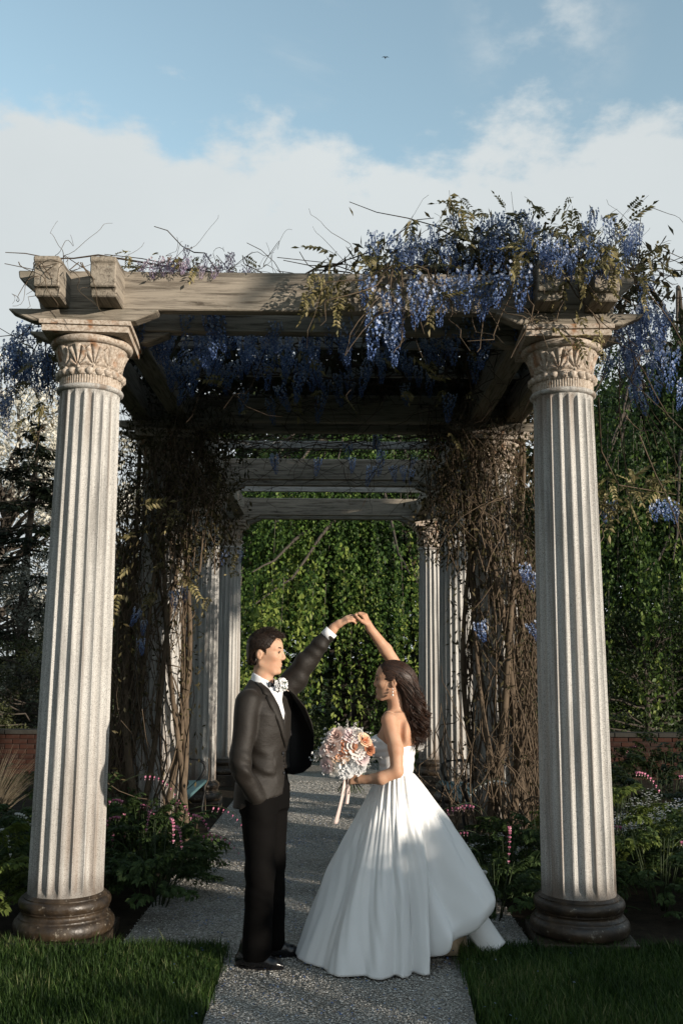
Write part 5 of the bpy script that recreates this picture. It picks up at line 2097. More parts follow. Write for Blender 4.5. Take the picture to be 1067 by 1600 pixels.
for par, O, cx, sgn in ((wr_, OR, PX[1], 1), (wl_, OL, PX[0], -1)):
    A = Acc()
    tangle(A, cx - O[0] + sgn * .11, 8.63 - O[1], 190, .19, .37, .15, 3.9, rgw, (.0022, .0100))
    tangle(A, cx - O[0] - sgn * .22, 8.40 - O[1], 130, .12, .42, 2.35, 3.9, rgw, (.003, .007))
    tangle(A, cx - O[0] + sgn * .30, 8.55 - O[1], 70, .05, .32, .2, 2.6, rgw, (.003, .008))
    tangle(A, cx - O[0], 8.63 - O[1], 110, .185, .26, .1, 3.9, rgw, (.0025, .011))
    # loose loops springing out near the ground
    for i in range(70 if sgn > 0 else 34):
        p0 = np.array((cx - O[0] + rgw.normal(0, .28), 8.45 - O[1] + rgw.normal(0, .2), rgw.uniform(.05, .4)))
        out_ = -sgn * rgw.uniform(-.3, .28) if sgn > 0 else rgw.uniform(-.65, .12)
        p1 = p0 + np.array((out_, rgw.uniform(-.35, .2), rgw.uniform(.5, 1.3)))
        A.tube(wiggle(p0, p1, 10, .10, rgw), np.linspace(rgw.uniform(.004, .009), .003, 10), 4, cap=False)
    o = ob('stem_tangle', A.mesh('stem_tangle'), STEMM, par)
    o['kind'] = 'stuff'
    for i in range(7):        # thick old trunks
        a = rgw.uniform(0, 6.28)
        A = Acc()
        m = 22
        t = np.linspace(0, 1, m)
        rr = .245 + .03 * rgw.random()
        an = a + 2.2 * t * rgw.choice([-1, 1])
        A.tube(np.c_[cx - O[0] + rr * np.cos(an) + .03 * np.sin(9 * t + i), 8.63 - O[1] + rr * np.sin(an) + .03 * np.cos(7 * t + i), -.1 + 4.0 * t], np.linspace(.034, .014, m) * rgw.uniform(.6, 1.15), 7)
        ob('vine_trunk', A.mesh('vine_trunk'), STEMM, par)
    B = Acc()
    n = 8200 if sgn > 0 else 9600
    a, rr = rgw.uniform(0, 6.28, n), rgw.uniform(.22, .56, n)
    z = rgw.uniform(.3, 3.9, n)
    z[: n // 3] = rgw.uniform(2.5, 4.1, n // 3)
    rr[: n // 3] *= 1.25
    keep = rgw.random(n) < np.clip((z - .2) / 2.6, .12, 1)
    P = np.c_[cx - O[0] + sgn * np.where(z > 2.5, -.12, .12) + rr * np.cos(a), 8.60 - O[1] + rr * np.sin(a), z][keep]
    hang_leaves(B, P, rgw, .050)
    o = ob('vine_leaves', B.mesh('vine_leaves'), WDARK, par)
    o['kind'] = 'stuff'

# overhead growth: thick over the first two bays, thicker to the right
A, B = Acc(), Acc()
for i in range(620):
    x0 = rgw.uniform(-1.9, 1.95)
    if rgw.random() < .35:
        x0 = abs(x0)
    p0 = np.array((x0, rgw.uniform(5.9, 10.6), rgw.uniform(3.98, 4.22)))
    d = np.array((rgw.normal(0, 1.0), rgw.normal(0, .8), rgw.normal(0, .12)))
    p1 = p0 + d
    p1[0] = np.clip(p1[0], -2.1, 2.2)
    p1[1] = np.clip(p1[1], 5.75, 11)
    A.tube(wiggle(p0, p1, 9, .09, rgw) - OR, np.linspace(rgw.uniform(.003, .010), .0025, 9), 4, cap=False)
for i in range(210):       # hanging twigs below the rafters
    p0 = np.array((rgw.uniform(-1.7, 1.7), rgw.uniform(6.2, 11.3), rgw.uniform(3.7, 4.1)))
    p1 = p0 + np.array((rgw.normal(0, .35), rgw.normal(0, .3), -rgw.uniform(.1, .55)))
    A.tube(wiggle(p0, p1, 8, .06, rgw) - OR, np.linspace(.004, .0018, 8), 4, cap=False)
o = ob('roof_twigs', A.mesh('roof_twigs'), STEM_D, wr_)
o['kind'] = 'stuff'
n = 10500
P = np.c_[rgw.uniform(-1.95, 2.05, n), rgw.triangular(6.5, 8.4, 10.2, n), 4.07 + np.abs(rgw.normal(0, .13, n))]
keep = rgw.random(n) < np.clip(.95 - (P[:, 1] - 6.0) * .10 + P[:, 0] * .12, .05, 1)
hang_leaves(B, P[keep] - OR, rgw, .135, (0, .6))
# mass on the front right corner
n = 9000
c = np.c_[rgw.normal(1.15, .50, n), rgw.normal(6.25, .40, n), 4.06 + np.abs(rgw.normal(0, .15, n))]
keep = (c[:, 0] > -.1) & (c[:, 1] > 5.62) & (rgw.random(n) < .55)
hang_leaves(B, c[keep] - OR, rgw, .075, (.3, 1))
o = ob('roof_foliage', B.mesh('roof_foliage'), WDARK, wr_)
o['kind'] = 'stuff'


def rtop(x):      # upper outline of the right mass
    return 4.05 + np.interp(x, [-.2, .2, .5, .72, .95, 1.2, 1.5, 1.8, 2.1], [.05, .14, .30, .42, .30, .32, .36, .24, .05])


for i in range(112):
    x = random.triangular(.10, 2.05, 1.15)
    y = random.uniform(5.48, 6.3)
    z = random.uniform(4.06, float(rtop(x)) + .06)
    raceme(wr_, np.array((x, y, z + .02)) - OR, s=.80)
for x, z in ((.32, 3.86), (.38, 3.80), (.26, 3.74), (.34, 3.62), (.50, 3.90), (.56, 3.84), (.66, 3.93), (.20, 3.92), (.80, 3.98), (.90, 3.96), (1.02, 3.97), (1.12, 3.96), (.74, 3.98), (1.20, 3.98), (.97, 3.90)):
    raceme(wr_, np.array((x, random.uniform(5.40, 5.58), z)) - OR, s=1.05)
for i in range(30):       # cascade off the right end
    t = random.random()
    raceme(wr_, np.array((1.86 + .26 * t + random.gauss(0, .05), random.uniform(5.6, 6.5), 4.0 - .52 * t + random.gauss(0, .07))) - OR, s=.9)
for i in range(120):       # under the first bays
    x, y = random.uniform(-1.3, 1.3), 6.05 + 1.9 * random.random() ** 2
    if i % 3 == 0:
        x = random.uniform(-1.3, -.1)
    raceme(wr_, np.array((x, y, random.uniform(3.80, 3.96))) - OR, s=.95)
for i in range(16):
    raceme(wr_, np.array((random.uniform(-.9, 1.0), random.uniform(9.2, 11.6), random.uniform(3.8, 4.0))) - OR, s=.9)
for x, y, z in ((2.36, 8.0, 2.98), (2.30, 8.05, 2.92), (2.78, 7.9, 2.98), (2.86, 7.95, 2.95), (2.70, 7.9, 2.94), (1.66, 8.2, 2.45), (1.70, 8.2, 2.38), (1.22, 8.05, 1.95), (1.68, 8.1, 1.95)):
    raceme(wr_, np.array((x, y, z)) - OR, k=3, s=1.1)
for i in range(200):
    x = random.triangular(.0, 2.1, 1.0)
    z = float(rtop(x)) + random.gauss(0, .06) - abs(random.gauss(0, .10))
    spray(wr_, np.array((x, random.uniform(5.45, 6.4), z)) - OR, .72)
for i in range(46):       # pale leaves tumbling over the beam
    x = random.uniform(-.15, .62)
    spray(wr_, np.array((x, random.uniform(5.44, 5.62), random.uniform(3.72, 4.10))) - OR, .8)
for i in range(14):
    spray(wr_, np.array((random.uniform(1.2, 1.65), random.uniform(5.42, 5.60), random.uniform(3.50, 3.95))) - OR, .6)
for i in range(48):
    spray(wr_, np.array((random.uniform(2.05, 2.9), random.uniform(7.85, 8.2), random.uniform(2.93, 3.22))) - OR, .9)
for i in range(30):
    spray(wr_, np.array((random.uniform(-1.1, 1.0), random.uniform(6.2, 8.0), random.uniform(3.55, 3.95))) - OR, .8)
A = Acc()
for i in range(34):       # whippy shoots against the sky and down the capital
    x = rgw.uniform(.0, 2.0)
    p0 = np.array((x, rgw.uniform(5.6, 6.2), 4.05))
    p1 = p0 + np.array((rgw.normal(.1, .30), rgw.normal(0, .15), rgw.uniform(.15, .55)))
    A.tube(wiggle(p0, p1, 16, .06, rgw) - OR, np.linspace(.0030, .0010, 16), 4, cap=False)
for i in range(22):
    p0 = np.array((1.85, rgw.uniform(5.6, 6.3), 4.10 + rgw.normal(0, .08)))
    p1 = p0 + np.array((rgw.uniform(.3, .75), rgw.normal(0, .2), rgw.normal(.02, .22)))
    A.tube(wiggle(p0, p1, 18, .08, rgw, -.05) - OR, np.linspace(.0036, .0010, 18), 4, cap=False)
for i in range(16):
    p0 = np.array((1.9, rgw.uniform(5.7, 6.3), 3.7 + rgw.normal(0, .2)))
    p1 = p0 + np.array((rgw.uniform(.15, .9), rgw.normal(.3, .3), -rgw.uniform(.3, 1.3)))
    A.tube(wiggle(p0, p1, 10, .07, rgw) - OR, np.linspace(.0045, .0015, 10), 4, cap=False)
for i in range(34):
    x = rgw.uniform(.3, 1.9)
    p0 = np.array((x, 5.56, 4.02))
    p1 = np.array((x + rgw.normal(0, .30), 5.46 + rgw.normal(0, .05), rgw.uniform(3.35, 3.85)))
    A.tube(wiggle(p0, p1, 10, .07, rgw) - OR, np.linspace(.0055, .0018, 10), 4, cap=False)
p_ = [(2.0, 7.0, 3.6), (2.15, 7.5, 3.3), (2.4, 7.9, 3.10), (2.9, 7.95, 3.03)]
A.tube(np.array(p_) - OR, [.008, .007, .005, .003], 5)
A.tube(wiggle((2.3, 7.95, 3.0), (2.05, 7.6, 2.0), 12, .08, rgw) - OR, np.linspace(.005, .003, 12), 5)
o = ob('shoots', A.mesh('shoots'), STEMM, wr_)
o['kind'] = 'stuff'

for i in range(26):
    x = random.choice((1.29, 1.63)) + random.gauss(0, .12)
    raceme(wr_, np.array((x, random.uniform(5.22, 5.42), random.uniform(3.98, 4.24))) - OR, s=.72)
for i in range(58):
    spray(wr_, np.array((random.uniform(1.0, 1.95), random.uniform(5.20, 5.50), random.uniform(3.84, 4.22))) - OR, .75)
# the left vine: lilac sprigs over the left beam ends, blue clusters hanging outside the left column
for i in range(34):
    x = random.uniform(-1.25, -.55)
    raceme(wl_, np.array((x, random.uniform(5.56, 5.9), 4.03 + random.uniform(0, .16) * max(.2, 1 - abs(x + .95) * 1.6))) - OL, pool=RACP, s=.62)
for i in range(40):
    t = random.random()
    raceme(wl_, np.array((-2.0 - .55 * t + random.gauss(0, .06), 6.6 + random.gauss(0, .25), 3.78 - .22 * t + random.gauss(0, .11))) - OL, s=.95)
for x, y, z in ((-1.66, 8.2, 2.05), (-1.60, 8.15, 1.95), (-1.63, 8.2, 1.80), (-1.35, 8.1, 2.2), (-1.28, 8.2, 2.24), (-1.1, 9.8, 2.75), (-1.0, 10.2, 2.8)):
    raceme(wl_, np.array((x, y, z)) - OL, k=1, s=.8)
for i in range(60):
    t = random.random()
    if i % 2:
        spray(wl_, np.array((-1.95 - .5 * t, 6.6 + random.gauss(0, .3), 3.65 + random.gauss(0, .16))) - OL, .8)
    else:
        spray(wl_, np.array((random.uniform(-1.4, -.5), random.uniform(5.6, 5.9), 4.05 + random.uniform(0, .1))) - OL, .5)
for i in range(60):
    spray(wl_, np.array((PX[0] + random.gauss(.1, .30), 8.35 + random.gauss(0, .2), random.uniform(2.2, 3.3))) - OL, .8)
A = Acc()
for i in range(20):
    x = rgw.uniform(-1.85, -.4)
    p0 = np.array((x, rgw.uniform(5.5, 5.9), 4.02))
    p1 = p0 + np.array((rgw.normal(.1, .25), rgw.normal(-.05, .1), rgw.uniform(.02, .24)))
    A.tube(wiggle(p0, p1, 16, .05, rgw) - OL, np.linspace(.0024, .0009, 16), 4, cap=False)
for i in range(8):
    x = rgw.uniform(-1.9, -1.3)
    p0 = np.array((x, 5.40, 3.95))
    p1 = np.array((x + rgw.normal(0, .2), 5.42, rgw.uniform(3.55, 3.8)))
    A.tube(wiggle(p0, p1, 18, .06, rgw) - OL, np.linspace(.0032, .0012, 18), 4, cap=False)
for i in range(26):
    p0 = np.array((-1.85, rgw.uniform(6.0, 7.0), 3.9))
    p1 = np.array((rgw.uniform(-2.6, -1.95), rgw.uniform(6.2, 7.0), rgw.uniform(3.0, 4.0)))
    A.tube(wiggle(p0, p1, 10, .09, rgw) - OL, np.linspace(.005, .0015, 10), 4, cap=False)
o = ob('shoots', A.mesh('shoots'), STEMM, wl_)
o['kind'] = 'stuff'
# ------------------------------------------------------------------ planting under the pergola
FERN = leafmat('bleeding_heart_leaf', [(0, (.022, .040, .012)), (.5, (.050, .085, .026)), (1, (.105, .150, .050))], .55, .35, .25)
LIME = leafmat('lime_green_leaf', [(0, (.060, .085, .018)), (.5, (.12, .16, .035)), (1, (.20, .24, .07))], .55, .4, .25)
HEART_P = leafmat('pink_heart_flower', [(0, (.42, .10, .20)), (.6, (.62, .22, .34)), (1, (.75, .50, .55))], .5, .3, .25)
HEART_W = leafmat('white_heart_flower', [(0, (.60, .62, .58)), (1, (.78, .78, .76))], .5, .3, .25)
BLUE_F = leafmat('pale_blue_flower', [(0, (.30, .38, .52)), (1, (.66, .70, .74))], .6, .25, .15)
DRYGR = leafmat('dry_grass_blade', [(0, (.14, .11, .07)), (1, (.34, .29, .21))], .8, .25, .1)


def frond_mesh(seed, L=.30, leaf=.038, n=23):
    """a compound leaf: arching stalk with lobed leaflets"""
    rg = np.random.default_rng(seed)
    A = Acc()
    s = np.linspace(0, 1, 8)
    st = np.c_[L * .62 * s ** 1.3, np.zeros(8), L * (1.0 * s - .42 * s ** 2.4)]
    A.tube(st, np.linspace(.0028, .0012, 8), 4, .5, cap=False)
    P, D, N = [], [], []
    for i in range(n):
        t = .38 + .62 * (i // 2) / (n // 2)
        p = np.array([np.interp(t, s, st[:, k]) for k in range(3)])
        sg = 1 if i % 2 else -1
        off = np.array((.35, sg * (.9 if i < n - 1 else 0), rg.normal(-.05, .15)))
        q = p + off * leaf * rg.uniform(.3, .9)
        for d_ in ((0, 0, 0), (.2, .75, 0), (.2, -.75, 0)):          # three lobes
            P.append(q)
            D.append(off / np.linalg.norm(off) * .8 + np.array((.3, d_[1] * .8, rg.normal(-.25, .2))))
            N.append((0, 0, 1))
    m = len(P)
    leaf_cards(A, np.array(P), np.array(D, float), np.array(N, float) + rg.normal(0, .2, (m, 3)), leaf * rg.uniform(.7, 1.25, m), leaf * rg.uniform(.42, .62, m), np.clip(rg.normal(.5, .22, m), 0, 1), .12)
    return A.mesh('leaf_frond')


def frond_set(mat, **kw):
    q = [frond_mesh(60 + i, **kw) for i in range(4)]
    for m_ in q:
        m_.materials.append(mat)
    return q


FR = frond_set(FERN)
FR_L = frond_set(LIME, L=.34, leaf=.046)
FR_S = frond_set(FERN, L=.24, leaf=.030)
FR_D = frond_set(DARKLEAF, L=.34, leaf=.048)


def heart_stem_mesh(seed, L=.42, n=9):
    rg = np.random.default_rng(seed)
    S, Hh = Acc(), Acc()
    s = np.linspace(0, 1, 9)
    st = np.c_[L * .95 * s ** 1.2, .02 * np.sin(3 * s), L * (.55 * s - .62 * s ** 3)]
    S.tube(st, np.linspace(.0026, .0010, 9), 4, .5, cap=False)
    for i in range(n):
        t = .42 + .58 * i / (n - 1)
        p = np.array([np.interp(t, s, st[:, k]) for k in range(3)])
        r = .013 * (1.15 - .5 * t) * rg.uniform(.9, 1.1)
        c = p - np.array((0, 0, r * 1.6))
        S.tube([p, c + (0, 0, r * .6)], .0006, 3, .5, cap=False)
        for sg in (-1, 1):      # two swollen lobes
            th = np.linspace(0, 2 * pi, 6, endpoint=False)
            ring = lambda rad, z, y: np.stack([rad * np.cos(th) * .65, y + rad * np.sin(th), np.full(6, z)], -1)
            v = np.concatenate([[c + (0, sg * r * .45, r * .85)], c + ring(r * .62, r * .45, sg * r * .48), c + ring(r * .55, -r * .25, sg * r * .30), [c + (0, sg * r * .06, -r * 1.05)]])
            j = np.arange(6)
            k = (j + 1) % 6
            Hh.add(v, np.stack([1 + j, 7 + j, 7 + k, 1 + k], -1), np.concatenate([np.stack([np.zeros(6, int), 1 + j, 1 + k], -1), np.stack([np.full(6, 13), 7 + k, 7 + j], -1)]), np.clip(rg.normal(.45, .2), 0, 1))
        leaf_cards(Hh, np.repeat((c - (0, 0, r))[None], 2, 0), np.array([(0, .25, -1), (0, -.25, -1.0)]), np.array([(1, 0, 0), (1, 0, 0)], float), r * .9, r * .5, 1.0)
    return S.mesh('flower_stem'), Hh.mesh('heart_flowers')


HS = [heart_stem_mesh(80 + i, L) for i, L in enumerate((.42, .36, .48))]
HSM = []
for a_, b_ in HS:
    a_.materials.append(STEM_G)
    bp, bw = b_, b_.copy()
    bp.materials.append(HEART_P)
    bw.materials.append(HEART_W)
    HSM.append((a_, bp, bw))


def clump(name, label, cat, loc, R, H, n_fr, pool, n_fl=0, white=False, seed=0, group=None, face=None):
    rg = random.Random(seed)
    z0 = float(gz(loc[1]))
    t = thing(name, label, cat, (loc[0], loc[1], z0), group=group)
    for i in range(n_fr):
        a = rg.uniform(0, 6.28)
        rr = R * sqrt(rg.random()) * .8
        hh = H * (1 - .55 * (rr / R) ** 2) * rg.uniform(.30, .80)
        o = ob('leaf_frond', rg.choice(pool), None, t, (rr * cos(a), rr * sin(a), max(.0, hh - .14)), (rg.gauss(0, .2), rg.gauss(.15, .25) + .3 * rr / R, a + rg.gauss(0, .5)))
        q = rg.uniform(.75, 1.25)
        o.scale = (q, q, q)
    S = Acc()
    for i in range(max(6, n_fr // 7)):
        a = rg.uniform(0, 6.28)
        rr = R * .5 * sqrt(rg.random())
        S.tube([(rr * .3 * cos(a), rr * .3 * sin(a), -.03), (rr * .8 * cos(a), rr * .8 * sin(a), H * .3), (rr * 1.3 * cos(a), rr * 1.3 * sin(a), H * .65)], [.005, .004, .002], 4)
    o = ob('stalks', S.mesh('stalks'), STEM_G, t)
    o['kind'] = 'stuff'
    for i in range(n_fl):
        a = rg.uniform(0, 6.28) if face is None else face + rg.gauss(0, .55)
        st_, hp, hw = rg.choice(HSM)
        o = ob('flower_stem', st_, None, t, (R * .45 * cos(a), R * .45 * sin(a), H * rg.uniform(.50, .90)), (0, rg.gauss(.1, .15), a))
        ob('heart_flowers', hw if white else hp, None, o)['kind'] = 'stuff'
    return t


GB = 'bleeding hearts planted along the pergola'
fa = -pi / 2
clump('bleeding_heart', 'pink flowering bleeding heart tucked against the front left column base', 'flowering plant', (-1.16, 6.72), .40, .74, 75, FR, 5, False, 1, GB, fa + .5)
clump('bleeding_heart', 'leafy bleeding heart with pink sprays, middle of the left bed edge', 'flowering plant', (-1.36, 7.30), .46, .76, 80, FR, 5, False, 2, GB, fa - .5)
clump('bleeding_heart', 'bleeding heart with purplish pink sprays just before the left bench', 'flowering plant', (-1.76, 7.95), .42, .60, 65, FR, 4, False, 3, GB, fa)
clump('bleeding_heart', 'leafy bleeding heart at the back of the left bed, below the vine tangle', 'flowering plant', (-1.75, 7.35), .46, .95, 57, FR, 1, False, 4, GB, fa)
clump('bleeding_heart', 'white flowering bleeding heart left of the front left column', 'flowering plant', (-2.36, 6.75), .40, .86, 62, FR, 9, True, 5, GB, fa + .3)
clump('lime_leaved_plant', 'bright lime green leafy plant at the foot of the left column, outer side', 'plant', (-2.16, 6.10), .26, .74, 42, FR_L, 2, True, 6, None, fa)
clump('leafy_perennial', 'dark leafy perennial behind the white bleeding heart', 'plant', (-2.75, 7.6), .5, .8, 55, FR_D, 0, False, 7)
clump('bleeding_heart', 'pink bleeding heart between the gown and the right column', 'flowering plant', (1.22, 6.98), .40, .66, 77, FR_S, 4, False, 8, GB, fa - .8)
clump('bleeding_heart', 'low dark bleeding heart hugging the right column base on the path side', 'flowering plant', (1.05, 6.42), .36, .52, 70, FR_S, 2, True, 9, GB, fa - .6)
clump('bleeding_heart', 'leafy bleeding heart with mixed pink and white sprays behind the right column', 'flowering plant', (1.50, 7.0), .40, .82, 57, FR, 2, True, 10, GB, fa - .4)
clump('bleeding_heart', 'bleeding heart with bright pink sprays right of the front right column', 'flowering plant', (2.20, 6.72), .42, .74, 77, FR_S, 6, False, 11, GB, fa + .1)
clump('leafy_perennial', 'broad leaved green perennial right of the column, above the pink sprays', 'plant', (2.02, 7.35), .44, 1.02, 72, FR_L, 1, False, 12, None, fa + .6)
clump('leafy_perennial', 'sprawling green perennial at the right edge of the bed', 'plant', (2.75, 7.3), .50, .78, 75, FR, 3, False, 13, None, fa)
clump('leafy_perennial', 'low green perennial at the far right corner beside the lawn', 'plant', (2.72, 6.25), .36, .46, 57, FR_S, 1, False, 14, None, fa)
clump('leafy_perennial', 'dark leafy perennial deep in the right bed before the brick wall', 'plant', (3.1, 9.4), .65, 1.0, 75, FR_D, 1, False, 15, None, fa)
clump('leafy_perennial', 'dark green mound below the right brick wall', 'plant', (4.2, 12.2), .8, 1.05, 75, FR_D, 1, False, 16)
clump('leafy_perennial', 'shadowed mound below the right brick wall, nearer the column', 'plant', (3.2, 12.8), .8, .9, 70, FR_D, 0, False, 17)
clump('leafy_perennial', 'green mound in the left bed before the brick wall', 'plant', (-3.5, 10.2), .7, .8, 62, FR, 0, False, 18)
clump('leafy_perennial', 'leafy mound beneath the left vine tangle', 'plant', (-2.25, 8.7), .55, .75, 55, FR, 0, False, 19)


def dots(name, label, loc, R, H, n, mat, seed, leafmat_=FERN):
    rg = np.random.default_rng(seed)
    t = thing(name, label, 'flowering plant', (loc[0], loc[1], float(gz(loc[1]))))
    A, B = Acc(), Acc()
    for i in range(n):
        a, rr = rg.uniform(0, 6.28), R * sqrt(rg.random())
        h = H * (1 - .5 * (rr / R) ** 2) * rg.uniform(.7, 1.05)
        p = np.array((rr * cos(a), rr * sin(a), h))
        B.tube([p * (.8, .8, 0), p * (.95, .95, .6), p], [.0016, .0013, .001], 3, .4, cap=False)
        for k in range(rg.integers(2, 6)):
            q = p + rg.normal(0, .014, 3)
            leaf_cards(A, np.repeat(q[None], 4, 0), np.array([(1, 0, .2), (-1, 0, .2), (0, 1, .2), (0, -1, .2)], float), np.array([(0, -.3, 1.)] * 4), .008, .007, rg.uniform(0, 1))
        leaf_cards(B, np.repeat((p * (.9, .9, .55))[None], 3, 0), rg.normal(0, .6, (3, 3)) + (0, 0, .3), unit(3, rg), .05, .018, rg.uniform(.2, .9, 3))
    o = ob('blossoms', A.mesh('blossoms'), mat, t)
    o['kind'] = 'stuff'
    o = ob('leaves', B.mesh('leaves'), leafmat_, t)
    o['kind'] = 'stuff'


dots('white_bedding_flowers', 'cushion of tiny white flowers at the foot of the right vine tangle', (1.30, 7.75), .36, .30, 260, HEART_W, 91)
dots('forget_me_nots', 'haze of pale blue forget-me-nots right of the front right column', (3.0, 8.2), .75, .50, 420, BLUE_F, 92)
dots('white_bedding_flowers', 'patch of tiny white flowers between the green perennials on the right', (2.55, 7.75), .42, .62, 200, HEART_W, 93)
A = Acc()
t_ = thing('ornamental_grass', 'tuft of dry tan ornamental grass before the left brick wall', 'grass tuft', (-3.05, 8.7, float(gz(8.7))))
for i in range(420):
    a = rng.uniform(0, 6.28)
    L = rng.uniform(.5, 1.0)
    ln_ = rng.uniform(.15, .6)
    s = np.linspace(0, 1, 6)
    P = np.c_[cos(a) * L * ln_ * s ** 1.7 + .05 * cos(a), sin(a) * L * ln_ * s ** 1.7 + .05 * sin(a), L * (s - .35 * ln_ * s ** 2.5)]
    A.tube(P, np.linspace(.0032, .0006, 6), 3, rng.uniform(0, 1), cap=False)
o = ob('blades', A.mesh('blades'), DRYGR, t_)
o['kind'] = 'stuff'

# ------------------------------------------------------------------ benches
IRON = flat('black_iron', (.012, .012, .012), .5, .5, bump=(60, .2, .002))
SLAT = flat('teal_painted_slat', (.075, .150, .160), .55, .35, var=(25, .4), bump=(40, .3, .003))


def bench(label, x_front, y0, y1, sgn):
    """seat runs along y; sgn=-1: back towards -x"""
    yc = (y0 + y1) / 2
    L = y1 - y0
    t = thing('garden_bench', label, 'bench', (x_front, yc, float(gz(yc))), group='iron and timber benches under the pergola', kind='thing')
    me = bevel_box('seat_slat', (.088, L, .030), .005)
    for k in range(4):
        ob('seat_slat', me, SLAT, t, (sgn * (.05 + .104 * k), 0, .425 - .006 * k), (0, sgn * .03, 0))
    me = bevel_box('back_slat', (.022, L, .075), .005)
    for k in range(3):
        ob('back_slat', me, SLAT, t, (sgn * (.47 + .022 * k), 0, .53 + .105 * k), (0, sgn * .20, 0))
    for e in (-1, 1):
        y = e * (L / 2 - .05)
        A = Acc()
        A.tube([(sgn * .02, y, .0), (sgn * .045, y, .16), (sgn * .02, y, .33), (sgn * .03, y, .405)], [.016, .014, .014, .016], 8)
        ob('leg', A.mesh('leg'), IRON, t)
        A = Acc()
        A.tube([(sgn * .48, y, .0), (sgn * .42, y, .2), (sgn * .45, y, .405), (sgn * .50, y, .60), (sgn * .54, y, .80)], [.016, .014, .016, .014, .012], 8)
        ob('leg', A.mesh('leg'), IRON, t)
        A = Acc()
        A.tube([(sgn * .03, y, .395), (sgn * .25, y, .388), (sgn * .45, y, .395)], .014, 8)
        ob('seat_rail', A.mesh('seat_rail'), IRON, t)
        A = Acc()
        a = np.linspace(-.6, 2.6, 12)
        hoop = [(sgn * (.06 + .06 * (1 - cos(q)) * .5 - .05 * sin(max(q, 0)) * .6), y, .44 + .20 * (1 - cos(q * .9)) * .5 + .02) for q in a]
        hoop = [(sgn * .10, y, .42), (sgn * .045, y, .50), (sgn * .02, y, .56), (sgn * .03, y, .61), (sgn * .08, y, .645), (sgn * .20, y, .652), (sgn * .36, y, .640), (sgn * .50, y, .625)]
        A.tube(hoop, .017, 8)
        ob('arm', A.mesh('arm'), IRON, t)
    return t


bench('teal slatted garden bench with black iron arms on the left of the path', -1.30, 8.95, 10.30, -1)
bench('teal slatted garden bench half hidden behind the gown on the right of the path', 1.12, 8.55, 10.30, 1)

# plant label on a wire stake
pl = thing('plant_label', 'small pale plant label on a wire stake before the last right column', 'plant label', (1.17, 13.0, float(gz(13))))
A = Acc()
A.tube([(0, .004, 0), (0, .004, .50), (.01, .004, .60)], .004, 5)
ob('stake', A.mesh('stake'), IRON, pl)
ob('plate', bevel_box('plate', (.075, .006, .105), .002), flat('pale_label_plate', (.42, .41, .39), .5), pl, (.01, 0, .60), (0, radians(20), 0))

# a bird far up in the sky
bird = thing('bird', 'tiny dark bird gliding in the open blue sky', 'bird', (3.88, 70, 49.9))
bird.scale = (.75, .75, .75)
A = Acc()
A.tube([(0, -.22, 0), (0, -.14, .01), (0, .0, .0), (0, .16, 0), (0, .27, .0)], [.012, .045, .062, .035, .01], 8)
for sg in (-1, 1):
    v = [(0, -.08, .02), (sg * .18, -.10, .075), (sg * .42, .02, .02), (sg * .18, .04, .06), (0, .08, .02), (sg * .18, -.03, .085)]
    A.add(v, None, [(0, 1, 5), (1, 2, 5), (2, 3, 5), (3, 4, 5), (4, 0, 5)])
ob('body', A.mesh('body'), flat('dark_feather', (.02, .02, .022), .7), bird)

# ------------------------------------------------------------------ lawn, loose stones, fallen petals
GRASS = leafmat('lawn_blade', [(0, (.012, .028, .006)), (.5, (.032, .066, .013)), (.85, (.075, .120, .028)), (1, (.17, .18, .08))], .55, .35, .25)
rg_ = np.random.default_rng(5)


def lawn_blades(name, label_x0, label_x1, y0, y1, n, Hm=.055):
    x = rg_.uniform(label_x0, label_x1, n)
    x = x + np.where(np.abs(x) < .80, rg_.normal(0, .018, n), 0)
    y = y0 + (y1 - y0) * rg_.random(n) ** .62
    nz = np.sin(x * 3.1 + y * 2.3) * .5 + np.sin(x * 7.7 - y * 5.1) * .3 + np.sin(x * 1.3 + 1) * .2
    h = Hm * rg_.uniform(.5, 1.3, n) * (1 + .25 * nz) * np.where(rg_.random(n) < .04, 1.6, 1)
    a = rg_.uniform(0, 2 * pi, n)
    ln = rg_.uniform(.1, .75, n) * h
    w = rg_.uniform(.0016, .0032, n)
    b = np.c_[x, y, np.full(n, .004)]
    d = np.c_[np.cos(a), np.sin(a), np.zeros(n)]
    s = np.c_[-np.sin(a), np.cos(a), np.zeros(n)]
    m = b + d * (ln * .35)[:, None] + np.c_[np.zeros((n, 2)), h * .6]
    tip = b + d * ln[:, None] + np.c_[np.zeros((n, 2)), h]
    v = np.stack([b - s * w[:, None], b + s * w[:, None], m + s * w[:, None] * .8, m - s * w[:, None] * .8, tip], 1).reshape(-1, 3)
    i = np.arange(n)[:, None] * 5
    patch = np.sin(x * 5.3 + 1.7 * np.sin(y * 3.1)) * np.sin(y * 6.1 + 1.3 * np.sin(x * 4.3))
    col_ = np.clip(.42 + .16 * nz + .16 * patch + rg_.normal(0, .24, n), 0, 1)
    o = ob(name, pmesh(name, v, [i + np.array([[0, 1, 2, 3]]), i + np.array([[3, 2, 4]])], True, {'var': np.repeat(col_, 5)}), GRASS, kind='stuff')
    return o


